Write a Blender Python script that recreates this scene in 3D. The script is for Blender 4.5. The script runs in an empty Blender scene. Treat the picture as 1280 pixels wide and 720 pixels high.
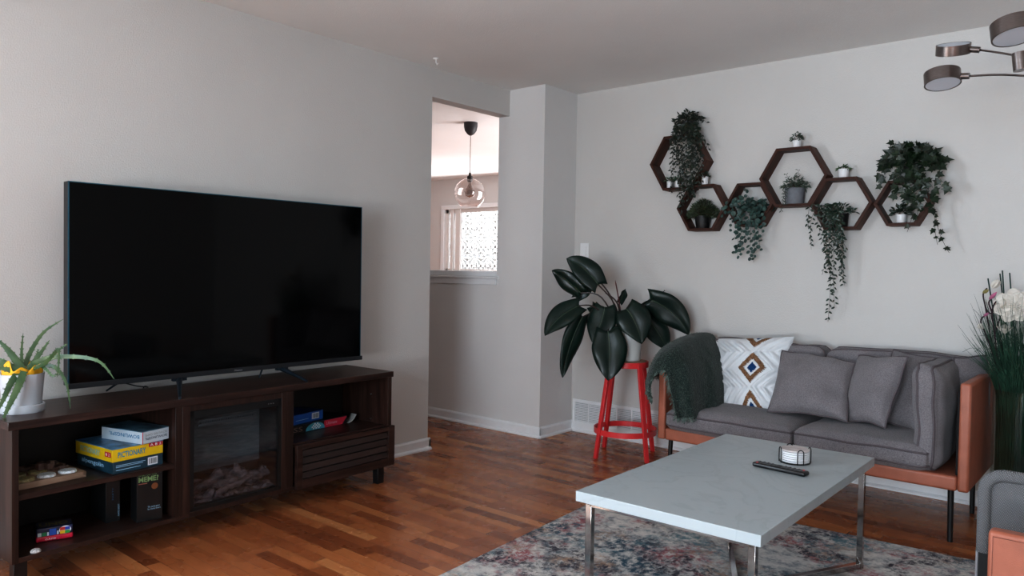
import bpy, math, random
from mathutils import Vector as V, Matrix, noise
PI = math.pi
random.seed(7)
C = bpy.context.scene.collection
sc = bpy.context.scene

# ------------------------------------------------------------------ camera
CAM = V((3.54203, -0.66125, 1.17678))
yaw, pitch, roll, FPX = -0.704405, -0.026575, 0.016786, 945.98
cf = V((math.sin(yaw)*math.cos(pitch), math.cos(yaw)*math.cos(pitch), math.sin(pitch)))
r0 = V((math.cos(yaw), -math.sin(yaw), 0)); u0 = r0.cross(cf)
cr = r0*math.cos(roll)+u0*math.sin(roll); cu = -r0*math.sin(roll)+u0*math.cos(roll)
cam = bpy.data.cameras.new('camera'); co = bpy.data.objects.new('camera', cam); C.objects.link(co)
cam.sensor_width = 36; cam.lens = FPX/1280*36; cam.clip_start = .02; cam.clip_end = 100
co.matrix_world = Matrix(((cr.x, cu.x, -cf.x, CAM.x), (cr.y, cu.y, -cf.y, CAM.y), (cr.z, cu.z, -cf.z, CAM.z), (0, 0, 0, 1)))
sc.camera = co

def P(px, py, x=None, y=None, z=None, D=None):
    """a measured point of the photograph, at a known plane or depth in the room"""
    d = cf*FPX + cr*(px-640) - cu*(py-360)
    if x is not None: t = (x-CAM.x)/d.x
    elif y is not None: t = (y-CAM.y)/d.y
    elif z is not None: t = (z-CAM.z)/d.z
    else: t = D/FPX
    return CAM + d*t
def depth(p): return (V(p)-CAM).dot(cf)

# ------------------------------------------------------------------ materials
MATS = {}
def nm(name):
    m = bpy.data.materials.new(name); m.use_nodes = True
    nt = m.node_tree; b = nt.nodes['Principled BSDF']
    return m, nt, b
def N(nt, t, **k):
    n = nt.nodes.new(t)
    for a, v in k.items(): setattr(n, a, v)
    return n
def S(n, **k):
    for a, v in k.items(): n.inputs[a.replace('_', ' ')].default_value = v
    return n
def ramp(nt, stops, interp='LINEAR'):
    r = N(nt, 'ShaderNodeValToRGB'); r.color_ramp.interpolation = interp
    e = r.color_ramp.elements
    while len(e) < len(stops): e.new(.5)
    for i, (p, c) in enumerate(stops):
        e[i].position = p; e[i].color = (*c, 1)
    return r
def plain(name, col, rough=.5, metal=0, spec=.5, var=0, vscale=20, bump=0, bscale=200, coat=0, sheen=0, emit=None, sc3=None, gen=False):
    if name in MATS: return MATS[name]
    m, nt, b = nm(name); L = nt.links
    b.inputs['Base Color'].default_value = (*col, 1); b.inputs['Roughness'].default_value = rough
    b.inputs['Metallic'].default_value = metal; b.inputs['Specular IOR Level'].default_value = spec
    if coat: b.inputs['Coat Weight'].default_value = coat; b.inputs['Coat Roughness'].default_value = .08
    if sheen: b.inputs['Sheen Weight'].default_value = sheen
    tc = N(nt, 'ShaderNodeTexCoord'); mp = N(nt, 'ShaderNodeMapping'); L.new(tc.outputs['Object'], mp.inputs[0])
    if sc3: mp.inputs['Scale'].default_value = sc3
    no = S(N(nt, 'ShaderNodeTexNoise'), Scale=vscale, Detail=4.0); L.new(mp.outputs[0], no.inputs['Vector'])
    if var:
        lo = tuple(c*(1-var) for c in col); hi = tuple(min(1, c*(1+var)) for c in col)
        r = ramp(nt, [(.3, lo), (.7, hi)]); L.new(no.outputs[0], r.inputs[0]); L.new(r.outputs[0], b.inputs['Base Color'])
    if bump:
        n2 = S(N(nt, 'ShaderNodeTexNoise'), Scale=bscale, Detail=3.0); L.new(tc.outputs['Object'], n2.inputs['Vector'])
        bp = S(N(nt, 'ShaderNodeBump'), Strength=bump, Distance=.004); L.new(n2.outputs[0], bp.inputs['Height']); L.new(bp.outputs[0], b.inputs['Normal'])
    MATS[name] = m; return m
def fabric(name, col, dark, scale=420, bump=.5, wr=.0, rot=0):
    m, nt, b = nm(name); L = nt.links
    tc = N(nt, 'ShaderNodeTexCoord')
    out = []
    for i, rr in enumerate(((1, .3, 1), (.3, 1, .4))):
        mp = N(nt, 'ShaderNodeMapping'); mp.inputs['Scale'].default_value = rr; L.new(tc.outputs['Object'], mp.inputs[0])
        no = S(N(nt, 'ShaderNodeTexNoise'), Scale=scale, Detail=2.0); L.new(mp.outputs[0], no.inputs['Vector']); out.append(no)
    ad = N(nt, 'ShaderNodeMath', operation='ADD'); L.new(out[0].outputs[0], ad.inputs[0]); L.new(out[1].outputs[0], ad.inputs[1])
    big = S(N(nt, 'ShaderNodeTexNoise'), Scale=9.0, Detail=3.0); L.new(tc.outputs['Object'], big.inputs['Vector'])
    a2 = N(nt, 'ShaderNodeMath', operation='MULTIPLY_ADD'); L.new(big.outputs[0], a2.inputs[0]); a2.inputs[1].default_value = .25; L.new(ad.outputs[0], a2.inputs[2])
    r = ramp(nt, [(.85, dark), (1.3, col)]); 
    mul = N(nt, 'ShaderNodeMath', operation='MULTIPLY'); mul.inputs[1].default_value = .75; L.new(a2.outputs[0], mul.inputs[0])
    r.color_ramp.elements[0].position = .62; r.color_ramp.elements[1].position = .98
    L.new(mul.outputs[0], r.inputs[0]); L.new(r.outputs[0], b.inputs['Base Color'])
    bp = S(N(nt, 'ShaderNodeBump'), Strength=bump, Distance=.003); L.new(ad.outputs[0], bp.inputs['Height']); L.new(bp.outputs[0], b.inputs['Normal'])
    b.inputs['Roughness'].default_value = .95; b.inputs['Specular IOR Level'].default_value = .1; b.inputs['Sheen Weight'].default_value = .15
    return m
def wood(name, cols, axis='X', rough=.35, scale=1, coat=0, spec=.4):
    m, nt, b = nm(name); L = nt.links
    tc = N(nt, 'ShaderNodeTexCoord'); mp = N(nt, 'ShaderNodeMapping'); L.new(tc.outputs['Object'], mp.inputs[0])
    s = {'X': (1.2, 22, 22), 'Y': (22, 1.2, 22), 'Z': (22, 22, 1.2)}[axis]
    mp.inputs['Scale'].default_value = tuple(a*scale for a in s)
    n1 = S(N(nt, 'ShaderNodeTexNoise'), Scale=1.6, Detail=8.0, Roughness=.62, Distortion=.5); L.new(mp.outputs[0], n1.inputs['Vector'])
    r = ramp(nt, [(.3, cols[0]), (.5, cols[1]), (.72, cols[2])]); L.new(n1.outputs[0], r.inputs[0]); L.new(r.outputs[0], b.inputs['Base Color'])
    bp = S(N(nt, 'ShaderNodeBump'), Strength=.12, Distance=.002); L.new(n1.outputs[0], bp.inputs['Height']); L.new(bp.outputs[0], b.inputs['Normal'])
    b.inputs['Roughness'].default_value = rough; b.inputs['Specular IOR Level'].default_value = spec
    if coat: b.inputs['Coat Weight'].default_value = coat; b.inputs['Coat Roughness'].default_value = .12
    return m
def glass(name, tint=(1, 1, 1), refl=.12, rough=.02, dark=0, edge=.55):
    m = bpy.data.materials.new(name); m.use_nodes = True; nt = m.node_tree; nt.nodes.clear(); L = nt.links
    o = N(nt, 'ShaderNodeOutputMaterial'); t = N(nt, 'ShaderNodeBsdfTransparent'); g = N(nt, 'ShaderNodeBsdfGlossy')
    t.inputs[0].default_value = (*tint, 1); g.inputs['Roughness'].default_value = rough
    lw = S(N(nt, 'ShaderNodeLayerWeight'), Blend=.35); mr = N(nt, 'ShaderNodeMath', operation='MULTIPLY_ADD')
    L.new(lw.outputs['Facing'], mr.inputs[0]); mr.inputs[1].default_value = edge if dark == 0 else .2; mr.inputs[2].default_value = refl
    mx = N(nt, 'ShaderNodeMixShader'); L.new(mr.outputs[0], mx.inputs[0]); L.new(t.outputs[0], mx.inputs[1]); L.new(g.outputs[0], mx.inputs[2]); L.new(mx.outputs[0], o.inputs[0])
    return m
def leafmat(name, dark, light, rough=.4, spec=.5, scale=25, coat=0):
    m, nt, b = nm(name); L = nt.links
    tc = N(nt, 'ShaderNodeTexCoord'); no = S(N(nt, 'ShaderNodeTexNoise'), Scale=float(scale), Detail=2.0); L.new(tc.outputs['Object'], no.inputs['Vector'])
    r = ramp(nt, [(.35, dark), (.68, light)]); L.new(no.outputs[0], r.inputs[0]); L.new(r.outputs[0], b.inputs['Base Color'])
    b.inputs['Roughness'].default_value = rough; b.inputs['Specular IOR Level'].default_value = spec
    if coat: b.inputs['Coat Weight'].default_value = coat; b.inputs['Coat Roughness'].default_value = .2
    return m

def wallmat(name, col):
    m = plain(name, col, rough=.85, spec=.2, bump=.35, bscale=160, var=.02, vscale=2)
    return m
M_wall = wallmat('wall_paint', (.60, .585, .565))
M_hall = wallmat('hall_paint', (.64, .62, .61))
M_wall_lit = wallmat('wall_paint_lit', (.70, .69, .68))  # wall paint lightened to stand in for stronger light on column and half wall
M_ceil = wallmat('ceiling_paint', (.84, .84, .83))
M_trim = plain('white_trim', (.78, .79, .80), rough=.4, var=.02)
M_white = plain('white_plastic', (.8, .8, .8), rough=.4)
M_walH = wood('walnut_horizontal', ((.009, .0045, .0035), (.030, .014, .011), (.068, .032, .024)), 'X', rough=.36, spec=.35)
M_walV = wood('walnut_vertical', ((.008, .004, .003), (.026, .012, .009), (.058, .027, .020)), 'Z', rough=.38, spec=.35)
M_walD = plain('walnut_back', (.006, .004, .003), rough=.6, var=.3, vscale=8)
M_hex = [wood('hex_wood', ((.022, .0075, .004), (.062, .020, .011), (.13, .044, .024)), 'X', rough=.55, spec=.25)]
M_black = plain('black_plastic', (.006, .006, .007), rough=.35, var=.1)
M_blackm = plain('black_metal', (.008, .008, .009), rough=.4, metal=.3, var=.1)
M_chrome = plain('chrome', (.42, .40, .39), rough=.08, metal=1, var=.02)
M_nickel = plain('brushed_nickel', (.23, .20, .19), rough=.3, metal=1, var=.12, vscale=60, sc3=(1, 1, 12))
M_red = plain('red_paint', (.70, .045, .050), rough=.35, var=.05)
M_leather = plain('orange_leather', (.34, .112, .066), rough=.42, var=.12, vscale=12, bump=.2, bscale=350)
M_grey = fabric('grey_linen', (.255, .235, .245), (.115, .107, .114), scale=620)
M_pipe = plain('grey_piping', (.105, .088, .095), rough=.9, var=.2, vscale=200)
M_soil = plain('potting_soil', (.02, .014, .01), rough=1, var=.5, vscale=80)

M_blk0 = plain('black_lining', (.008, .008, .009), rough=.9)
def floor_mat():
    m, nt, b = nm('oak_strip_floor'); L = nt.links
    tc = N(nt, 'ShaderNodeTexCoord'); sp = N(nt, 'ShaderNodeSeparateXYZ'); L.new(tc.outputs['Object'], sp.inputs[0])
    def M(op, a, bb=None, c=None):
        n = N(nt, 'ShaderNodeMath', operation=op)
        for i, q in enumerate((a, bb, c)):
            if q is None: continue
            if isinstance(q, (int, float)): n.inputs[i].default_value = q
            else: L.new(q, n.inputs[i])
        return n.outputs[0]
    W = .058
    rr = M('DIVIDE', sp.outputs['Y'], W); row = M('FLOOR', rr); fr = M('FRACT', rr)
    wn = N(nt, 'ShaderNodeTexWhiteNoise', noise_dimensions='1D'); L.new(row, wn.inputs['W'])
    ln = M('MULTIPLY_ADD', wn.outputs['Value'], .35, .32)
    w2 = N(nt, 'ShaderNodeTexWhiteNoise', noise_dimensions='1D'); L.new(M('ADD', row, 77.3), w2.inputs['W'])
    xo = M('MULTIPLY_ADD', w2.outputs['Value'], 3.0, sp.outputs['X'])
    # warp so lengths vary along the row
    wv = M('MULTIPLY', M('SINE', M('MULTIPLY', xo, 5.1)), .07)
    xr = M('DIVIDE', M('ADD', xo, wv), ln); col = M('FLOOR', xr); fc = M('FRACT', xr)
    cb = N(nt, 'ShaderNodeCombineXYZ'); L.new(row, cb.inputs[0]); L.new(col, cb.inputs[1])
    w3 = N(nt, 'ShaderNodeTexWhiteNoise', noise_dimensions='3D'); L.new(cb.outputs[0], w3.inputs['Vector'])
    # grain
    gv = N(nt, 'ShaderNodeCombineXYZ')
    L.new(M('ADD', M('MULTIPLY', sp.outputs['X'], 1.6), M('MULTIPLY', w3.outputs['Value'], 40)), gv.inputs[0]); L.new(M('MULTIPLY', sp.outputs['Y'], 26), gv.inputs[1]); L.new(M('MULTIPLY', w3.outputs['Value'], 9), gv.inputs[2])
    g = S(N(nt, 'ShaderNodeTexNoise'), Scale=3.0, Detail=7.0, Roughness=.6, Distortion=1.2); L.new(gv.outputs[0], g.inputs['Vector'])
    val = M('ADD', M('MULTIPLY', w3.outputs['Value'], .72), M('MULTIPLY', g.outputs[0], .40))
    r = ramp(nt, [(.10, (.12, .033, .014)), (.30, (.24, .070, .025)), (.55, (.34, .108, .038)), (.80, (.43, .155, .056)), (1, (.55, .25, .10))])
    L.new(val, r.inputs[0])
    e1 = M('LESS_THAN', fr, .035); e2 = M('LESS_THAN', fc, .006); ed = M('MAXIMUM', e1, e2)
    mx = N(nt, 'ShaderNodeMix', data_type='RGBA'); L.new(M('MULTIPLY', ed, .55), mx.inputs[0]); L.new(r.outputs[0], mx.inputs[6]); mx.inputs[7].default_value = (.04, .013, .006, 1)
    L.new(mx.outputs[2], b.inputs['Base Color'])
    n5 = S(N(nt, 'ShaderNodeTexNoise'), Scale=7.0, Detail=3.0); L.new(tc.outputs['Object'], n5.inputs['Vector'])
    L.new(M('MULTIPLY_ADD', n5.outputs[0], .16, .19), b.inputs['Roughness'])
    bp = S(N(nt, 'ShaderNodeBump'), Strength=.25, Distance=.0012); L.new(M('SUBTRACT', M('MULTIPLY', g.outputs[0], .4), ed), bp.inputs['Height']); L.new(bp.outputs[0], b.inputs['Normal'])
    b.inputs['Specular IOR Level'].default_value = .5
    return m
M_floor = floor_mat()

def rug_mat():
    m, nt, b = nm('abstract_rug'); L = nt.links
    tc = N(nt, 'ShaderNodeTexCoord')
    def noi(sc_, det=6, dist=.0, off=(0, 0, 0), rough=.6, s3=(1, 1, 1)):
        mp = N(nt, 'ShaderNodeMapping'); mp.inputs['Location'].default_value = off; mp.inputs['Scale'].default_value = s3; L.new(tc.outputs['Object'], mp.inputs[0])
        n = S(N(nt, 'ShaderNodeTexNoise'), Scale=float(sc_), Detail=float(det), Distortion=float(dist), Roughness=float(rough)); L.new(mp.outputs[0], n.inputs['Vector']); return n.outputs[0]
    base = ramp(nt, [(.36, (.24, .25, .27)), (.47, (.50, .48, .46)), (.62, (.64, .60, .56))]); L.new(noi(20, 9, .0, rough=.75), base.inputs[0])
    cur = base.outputs[0]
    for (off, s_, lo, hi, colr, fine) in (((3, 1, 0), 3.0, .50, .60, (.34, .12, .13), 30), ((9, 4, 2), 2.6, .49, .60, (.035, .080, .115), 26), ((1, 8, 5), 2.8, .52, .66, (.36, .23, .16), 24), ((5, 5, 9), 4.5, .50, .60, (.055, .050, .065), 34), ((2, 12, 5), 3.4, .53, .62, (.12, .20, .23), 30)):
        a = ramp(nt, [(lo, (0, 0, 0)), (hi, (1, 1, 1))]); L.new(noi(s_, 6, .2, off, .7, (1, 1.2, 1)), a.inputs[0])
        f = ramp(nt, [(.44, (0, 0, 0)), (.54, (1, 1, 1))]); L.new(noi(fine, 8, .0, off, .8, (1.3, 1, 1)), f.inputs[0])
        mu = N(nt, 'ShaderNodeMath', operation='MULTIPLY'); L.new(a.outputs[0], mu.inputs[0]); L.new(f.outputs[0], mu.inputs[1])
        mx = N(nt, 'ShaderNodeMix', data_type='RGBA'); L.new(mu.outputs[0], mx.inputs[0]); L.new(cur, mx.inputs[6]); mx.inputs[7].default_value = (*colr, 1); cur = mx.outputs[2]
    L.new(cur, b.inputs['Base Color'])
    bp = S(N(nt, 'ShaderNodeBump'), Strength=.5, Distance=.003); L.new(noi(260, 2), bp.inputs['Height']); L.new(bp.outputs[0], b.inputs['Normal'])
    b.inputs['Roughness'].default_value = .95; b.inputs['Specular IOR Level'].default_value = .1
    return m
def marble_mat():
    m, nt, b = nm('white_marble'); L = nt.links
    tc = N(nt, 'ShaderNodeTexCoord')
    n = S(N(nt, 'ShaderNodeTexNoise'), Scale=3.2, Detail=7.0, Distortion=1.4, Roughness=.55); L.new(tc.outputs['Object'], n.inputs['Vector'])
    r = ramp(nt, [(.46, (.375, .415, .430)), (.497, (.345, .382, .395)), (.53, (.385, .422, .436))]); L.new(n.outputs[0], r.inputs[0]); L.new(r.outputs[0], b.inputs['Base Color'])
    b.inputs['Roughness'].default_value = .38
    return m

# ------------------------------------------------------------------ mesh helpers
WM = {}
class MB:
    def __init__(s): s.v = []; s.f = []; s.m = []
    def add(s, vs, fs, mi=0, T=None):
        o = len(s.v)
        s.v += [(T @ V(p) if T else V(p)) for p in vs]
        for f in fs: s.f.append(tuple(o+i for i in f)); s.m.append(mi)
        return s
    def box(s, x0, x1, y0, y1, z0, z1, mi=0, T=None):
        vs = [(x, y, z) for z in (z0, z1) for y in (y0, y1) for x in (x0, x1)]
        return s.add(vs, [(0, 2, 3, 1), (4, 5, 7, 6), (0, 1, 5, 4), (2, 6, 7, 3), (0, 4, 6, 2), (1, 3, 7, 5)], mi, T)
    def prism(s, poly, axis, a, b, mi=0, T=None):
        n = len(poly)
        def mk(p, q): return {'x': (q, p[0], p[1]), 'y': (p[0], q, p[1]), 'z': (p[0], p[1], q)}[axis]
        vs = [mk(p, a) for p in poly]+[mk(p, b) for p in poly]
        fs = [tuple(range(n))[::-1], tuple(range(n, 2*n))]+[(i, (i+1) % n, n+(i+1) % n, n+i) for i in range(n)]
        return s.add(vs, fs, mi, T)
    def tube(s, pts, r, n=8, mi=0, T=None, cap=True, closed=False):
        pts = [V(p) for p in pts]; k = len(pts)
        if not hasattr(r, '__len__'): r = [r]*k
        vs = []; up = None
        for i, p in enumerate(pts):
            if closed: d = (pts[(i+1) % k]-pts[i-1])
            else: d = (pts[min(i+1, k-1)]-pts[max(i-1, 0)])
            d = d.normalized() if d.length > 1e-9 else V((0, 0, 1))
            if up is None:
                up = V((0, 0, 1)) if abs(d.z) < .9 else V((1, 0, 0))
            a = (up - d*up.dot(d))
            if a.length < 1e-6: a = V((1, 0, 0)).cross(d)
            a.normalize(); up = a; b = d.cross(a)
            for j in range(n):
                t = 2*PI*(j+.5)/n; vs.append(p+(a*math.cos(t)+b*math.sin(t))*r[i])
        fs = []
        for i in range(k if closed else k-1):
            for j in range(n):
                i2 = (i+1) % k
                fs.append((i*n+j, i*n+(j+1) % n, i2*n+(j+1) % n, i2*n+j))
        if cap and not closed: fs += [tuple(range(n))[::-1], tuple(range((k-1)*n, k*n))]
        return s.add(vs, fs, mi, T)
    def lathe(s, prof, c=(0, 0, 0), n=32, mi=0, T=None):
        vs = []; c = V(c)
        for r, z in prof:
            for j in range(n):
                t = 2*PI*j/n; vs.append(c+V((r*math.cos(t), r*math.sin(t), z)))
        fs = [(i*n+j, i*n+(j+1) % n, (i+1)*n+(j+1) % n, (i+1)*n+j) for i in range(len(prof)-1) for j in range(n)]
        closed = prof[0] == prof[-1]
        if prof[0][0] > 1e-5 and not closed: fs.append(tuple(range(n))[::-1])
        if prof[-1][0] > 1e-5 and not closed: fs.append(tuple(range((len(prof)-1)*n, len(prof)*n)))
        return s.add(vs, fs, mi, T)
    def grid(s, fn, nu, nv, mi=0, mfn=None, T=None):
        o = len(s.v)
        for i in range(nu+1):
            for j in range(nv+1):
                p = V(fn(i/nu, j/nv)); s.v.append(T @ p if T else p)
        for i in range(nu):
            for j in range(nv):
                s.f.append((o+i*(nv+1)+j, o+(i+1)*(nv+1)+j, o+(i+1)*(nv+1)+j+1, o+i*(nv+1)+j+1)); s.m.append(mfn((i+.5)/nu, (j+.5)/nv) if mfn else mi)
        return s
    def leaf(s, base, d, nrm, L, W, prof=None, fold=.15, curl=.2, mi=0):
        d = V(d).normalized(); nrm = V(nrm); nrm = (nrm-d*nrm.dot(d))
        if nrm.length < 1e-5: nrm = d.orthogonal()
        nrm.normalize(); sd = d.cross(nrm); base = V(base)
        prof = prof or ((0, .0), (.15, .55), (.4, 1), (.7, .72), (1, 0))
        vs = []; fs = []
        for t, w in prof:
            c = base+d*L*t-nrm*L*curl*t*t
            h = W/2*w
            vs += [c+sd*h+nrm*h*fold*2, c, c-sd*h+nrm*h*fold*2]
        for i in range(len(prof)-1):
            a = i*3
            fs += [(a, a+1, a+4, a+3), (a+1, a+2, a+5, a+4)]
        return s.add(vs, fs, mi)
    def fan(s, base, d, nrm, pts, size, mi=0, cup=.1):
        d = V(d).normalized(); nrm = V(nrm); nrm = (nrm-d*nrm.dot(d)).normalized(); sd = d.cross(nrm); base = V(base)
        c = base+d*size*.45
        vs = [c-nrm*size*cup]+[base+d*size*y+sd*size*x for x, y in pts]
        n = len(pts)
        return s.add(vs, [(0, 1+i, 1+(i+1) % n) for i in range(n)], mi)
    def merge(s, dist=1e-5): return s
    def build(s, name, mat, parent=None, local=False, smooth=True, angle=35, bevel=0, seg=2, mods=None, label=None, cat=None, group=None, kind=None, origin=None, solid=0):
        me = bpy.data.meshes.new(name)
        M = WM.get(parent.name, Matrix()) if parent else (Matrix.Translation(origin) if origin is not None else Matrix())
        vs = [tuple(p) for p in s.v] if local else [tuple(M.inverted() @ p) for p in s.v]
        me.from_pydata(vs, [], s.f); me.update()
        mats = mat if isinstance(mat, (list, tuple)) else [mat]
        for q in mats: me.materials.append(q)
        for p, mi in zip(me.polygons, s.m): p.material_index = mi
        if smooth:
            for p in me.polygons: p.use_smooth = True
            me.set_sharp_from_angle(angle=math.radians(angle))
        o = bpy.data.objects.new(name, me); C.objects.link(o)
        if parent: o.parent = parent
        elif origin is not None: o.location = origin
        WM[o.name] = M.copy()
        if bevel:
            b = o.modifiers.new('bevel', 'BEVEL'); b.width = bevel; b.segments = seg; b.limit_method = 'ANGLE'; b.angle_limit = math.radians(40)
        if solid:
            b = o.modifiers.new('solid', 'SOLIDIFY'); b.thickness = solid; b.offset = 0
        for k, v in (('label', label), ('category', cat), ('group', group), ('kind', kind)):
            if v: o[k] = v
        return o
def thing(name, label, cat, loc=(0, 0, 0), rz=0, group=None):
    o = bpy.data.objects.new(name, None); C.objects.link(o); o.empty_display_size = .05
    o.location = loc; o.rotation_euler = (0, 0, rz); o['label'] = label; o['category'] = cat
    if group: o['group'] = group
    WM[o.name] = Matrix.Translation(V(loc)) @ Matrix.Rotation(rz, 4, 'Z')
    return o
def struct(name, mb, mat, **k): return mb.build(name, mat, kind='structure', smooth=False, **k)
def copy_thing(src, loc, label, rz=None):
    r = src.copy(); C.objects.link(r); r.location = loc; r['label'] = label
    if rz is not None: r.rotation_euler = (0, 0, rz)
    WM[r.name] = Matrix.Translation(V(loc))
    for ch in list(src.children):
        c = ch.copy(); C.objects.link(c); c.parent = r
        for g in list(ch.children):
            d = g.copy(); C.objects.link(d); d.parent = c
    return r
def frame(o, xd, yd):
    xd = V(xd).normalized(); zd = xd.cross(V(yd)).normalized(); yd = zd.cross(xd)
    o = V(o)
    return Matrix(((xd.x, yd.x, zd.x, o.x), (xd.y, yd.y, zd.y, o.y), (xd.z, yd.z, zd.z, o.z), (0, 0, 0, 1)))
def lettering(body, o, xd, yd, width, height, mat, parent, name='lettering', shear=0, bold=0, depth_=.0006):
    cu_ = bpy.data.curves.new(name, 'FONT'); cu_.body = body; cu_.extrude = .0; cu_.align_x = 'LEFT'; cu_.shear = shear; cu_.offset = bold; cu_.resolution_u = 2
    t = bpy.data.objects.new('t', cu_); C.objects.link(t); bpy.context.view_layer.update()
    me = bpy.data.meshes.new_from_object(t); C.objects.unlink(t); bpy.data.objects.remove(t)
    xs = [v.co.x for v in me.vertices]; ys = [v.co.y for v in me.vertices]
    x0, x1, y0, y1 = min(xs), max(xs), min(ys), max(ys)
    F = frame(o, xd, yd); mb = MB()
    vs = [(( v.co.x-x0)/(x1-x0)*width, (v.co.y-y0)/(y1-y0)*height, depth_) for v in me.vertices]
    mb.add(vs, [tuple(p.vertices) for p in me.polygons], 0, F)
    bpy.data.meshes.remove(me)
    return mb.build(name, mat, parent, smooth=False)
def rnd(a, b): return random.uniform(a, b)
def rv(): 
    while True:
        p = V((rnd(-1, 1), rnd(-1, 1), rnd(-1, 1)))
        if .05 < p.length < 1: return p.normalized()
def cat_rom(pts, n):
    pts = [V(p) for p in pts]; out = []
    k = len(pts)
    for i in range(k-1):
        p0, p1, p2, p3 = pts[max(i-1, 0)], pts[i], pts[i+1], pts[min(i+2, k-1)]
        for j in range(n):
            t = j/n
            out.append(.5*((2*p1)+(p2-p0)*t+(2*p0-5*p1+4*p2-p3)*t*t+(3*p1-p0-3*p2+p3)*t**3))
    out.append(pts[-1]); return out

# ------------------------------------------------------------------ room shell
H = 2.44; YJ = 2.692; YC = 3.4506; YB = 3.828; CX = .317; HH = 2.258; T_ = .10
YF = -3.9; XR = 5.3; YFAR = 7.1
mb = MB(); mb.box(-6, XR+.1, YF-.1, YFAR+.1, -.06, 0); struct('floor', mb, M_floor)
mb = MB(); mb.box(-6, XR+.1, YF-.1, YFAR+.1, H, H+.08); struct('ceiling', mb, M_ceil)
LY0, LY1, LZ0, LZ1 = -2.5, -.55, .6, 2.2
mb = MB(); mb.prism([(LY1, 0), (YJ, 0), (YJ, HH), (YC, HH), (YC, H), (LY1, H)], 'x', -T_, 0)
mb.box(-T_, 0, YF, LY0, 0, H).box(-T_, 0, LY0, LY1, 0, LZ0).box(-T_, 0, LY0, LY1, LZ1, H); struct('wall_left', mb, M_wall)
mb = MB()
for a, b_, c_, d_ in ((LY0-.07, LY0, LZ0-.07, LZ1+.07), (LY1, LY1+.07, LZ0-.07, LZ1+.07), (LY0, LY1, LZ1, LZ1+.07), (LY0, LY1, LZ0-.07, LZ0)): mb.box(0, .018, a, b_, c_, d_)
w3 = struct('window_3', mb, M_trim)
mb = MB()
for a, b_, c_, d_ in ((LY0, LY0+.04, LZ0, LZ1), (LY1-.04, LY1, LZ0, LZ1), (LY0, LY1, LZ1-.04, LZ1), (LY0, LY1, LZ0, LZ0+.04)): mb.box(-.07, -.03, a, b_, c_, d_)
mb.build('window_frame', M_trim, w3, smooth=False)
mb = MB(); mb.box(-.052, -.048, LY0, LY1, LZ0, LZ1); mb.build('pane', glass('clear_glass_c'), w3, smooth=False)
mb = MB(); mb.box(-T_, CX, YC, YB+.12, 0, H); struct('wall_column', mb, M_wall_lit)
mb = MB(); mb.box(CX, XR, YB, YB+.12, 0, H); struct('wall_back', mb, M_wall)
mb = MB(); mb.box(-2.6, -T_, YC, YC+.12, 0, 1.05); struct('wall_hall', mb, M_wall_lit)
mb = MB(); mb.box(-2.7, -2.6, -.5, YC+.12, 0, H); mb.box(-2.6, -T_, 1.2, 1.3, 0, H); struct('wall_hall_end', mb, M_hall)
mb = MB(); mb.box(XR, XR+.1, YF, YB+.12, 0, H); struct('wall_right', mb, M_wall)
# front wall (behind the camera) with a big window opening
WX0, WX1, WZ0, WZ1 = 2.5, 4.7, .5, 2.25
mb = MB()
mb.box(0, WX0, YF-.1, YF, 0, H).box(WX1, XR, YF-.1, YF, 0, H).box(WX0, WX1, YF-.1, YF, 0, WZ0).box(WX0, WX1, YF-.1, YF, WZ1, H); struct('wall_front', mb, M_wall)
# far room
fwx0, fwx1, fwz0, fwz1 = -4.36, -2.55, 1.10, 2.005
mb = MB()
mb.box(-6, fwx0, YFAR, YFAR+.1, 0, H).box(fwx1, .5, YFAR, YFAR+.1, 0, H).box(fwx0, fwx1, YFAR, YFAR+.1, 0, fwz0).box(fwx0, fwx1, YFAR, YFAR+.1, fwz1, H); struct('wall_far', mb, M_hall)
mb = MB(); mb.box(-6.1, -6, YC, YFAR+.1, 0, H).box(-6, -2.7, YC, YC+.12, 0, H); struct('wall_far_left', mb, M_hall)
mb = MB(); mb.box(.2, .3, YB+.12, YFAR, 0, H); struct('wall_far_right', mb, M_hall)
# baseboards with shoe moulding
def bb(name, pts, h=.075, t=.014, parent=None):
    mb = MB()
    for (a, b_) in zip(pts[:-1], pts[1:]):
        a = V((*a, 0)); b_ = V((*b_, 0)); d = (b_-a).normalized(); n = V((d.y, -d.x, 0))
        F = frame(a, d, n); L_ = (b_-a).length
        # local: x along, y outward, z = x cross y ; use sign so that z points up
        up = 1 if F.to_3x3()[2][2] > 0 else -1
        prof = [(0, 0), (t+.012, 0), (t+.012, .010), (t+.004, .018), (t, .020), (t, h-.012), (t-.006, h), (0, h)]
        mb.add([(0, y, up*z) for y, z in prof]+[(L_, y, up*z) for y, z in prof], [tuple(range(8)), tuple(range(8, 16))[::-1]]+[(i, (i+1) % 8, 8+(i+1) % 8, 8+i) for i in range(8)], 0, F)
    return struct(name, mb, M_trim)
bb('baseboard_left', [(0, YF), (0, YJ+.014)])
bb('baseboard_hall', [(-2.6, YC), (CX+.014, YC)])
bb('baseboard_column', [(CX, YC-.0125), (CX, YB)])
bb('baseboard_back', [(CX, YB), (XR, YB)])
# fix left jamb end of the baseboard
mb = MB(); mb.box(-T_, .014, YJ, YJ+.014, 0, .07); struct('trim_2', mb, M_trim)
# half wall ledge
mb = MB(); mb.box(-2.6, -T_+.002, YC-.012, YC+.12, 1.05, 1.095).box(-2.6, -T_+.02, YC-.03, YC+.13, 1.095, 1.112).box(-2.6, -T_-.012, YC+.01, YC+.11, 1.112, 1.15)
struct('trim_1', mb, M_trim, bevel=.004)
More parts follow.
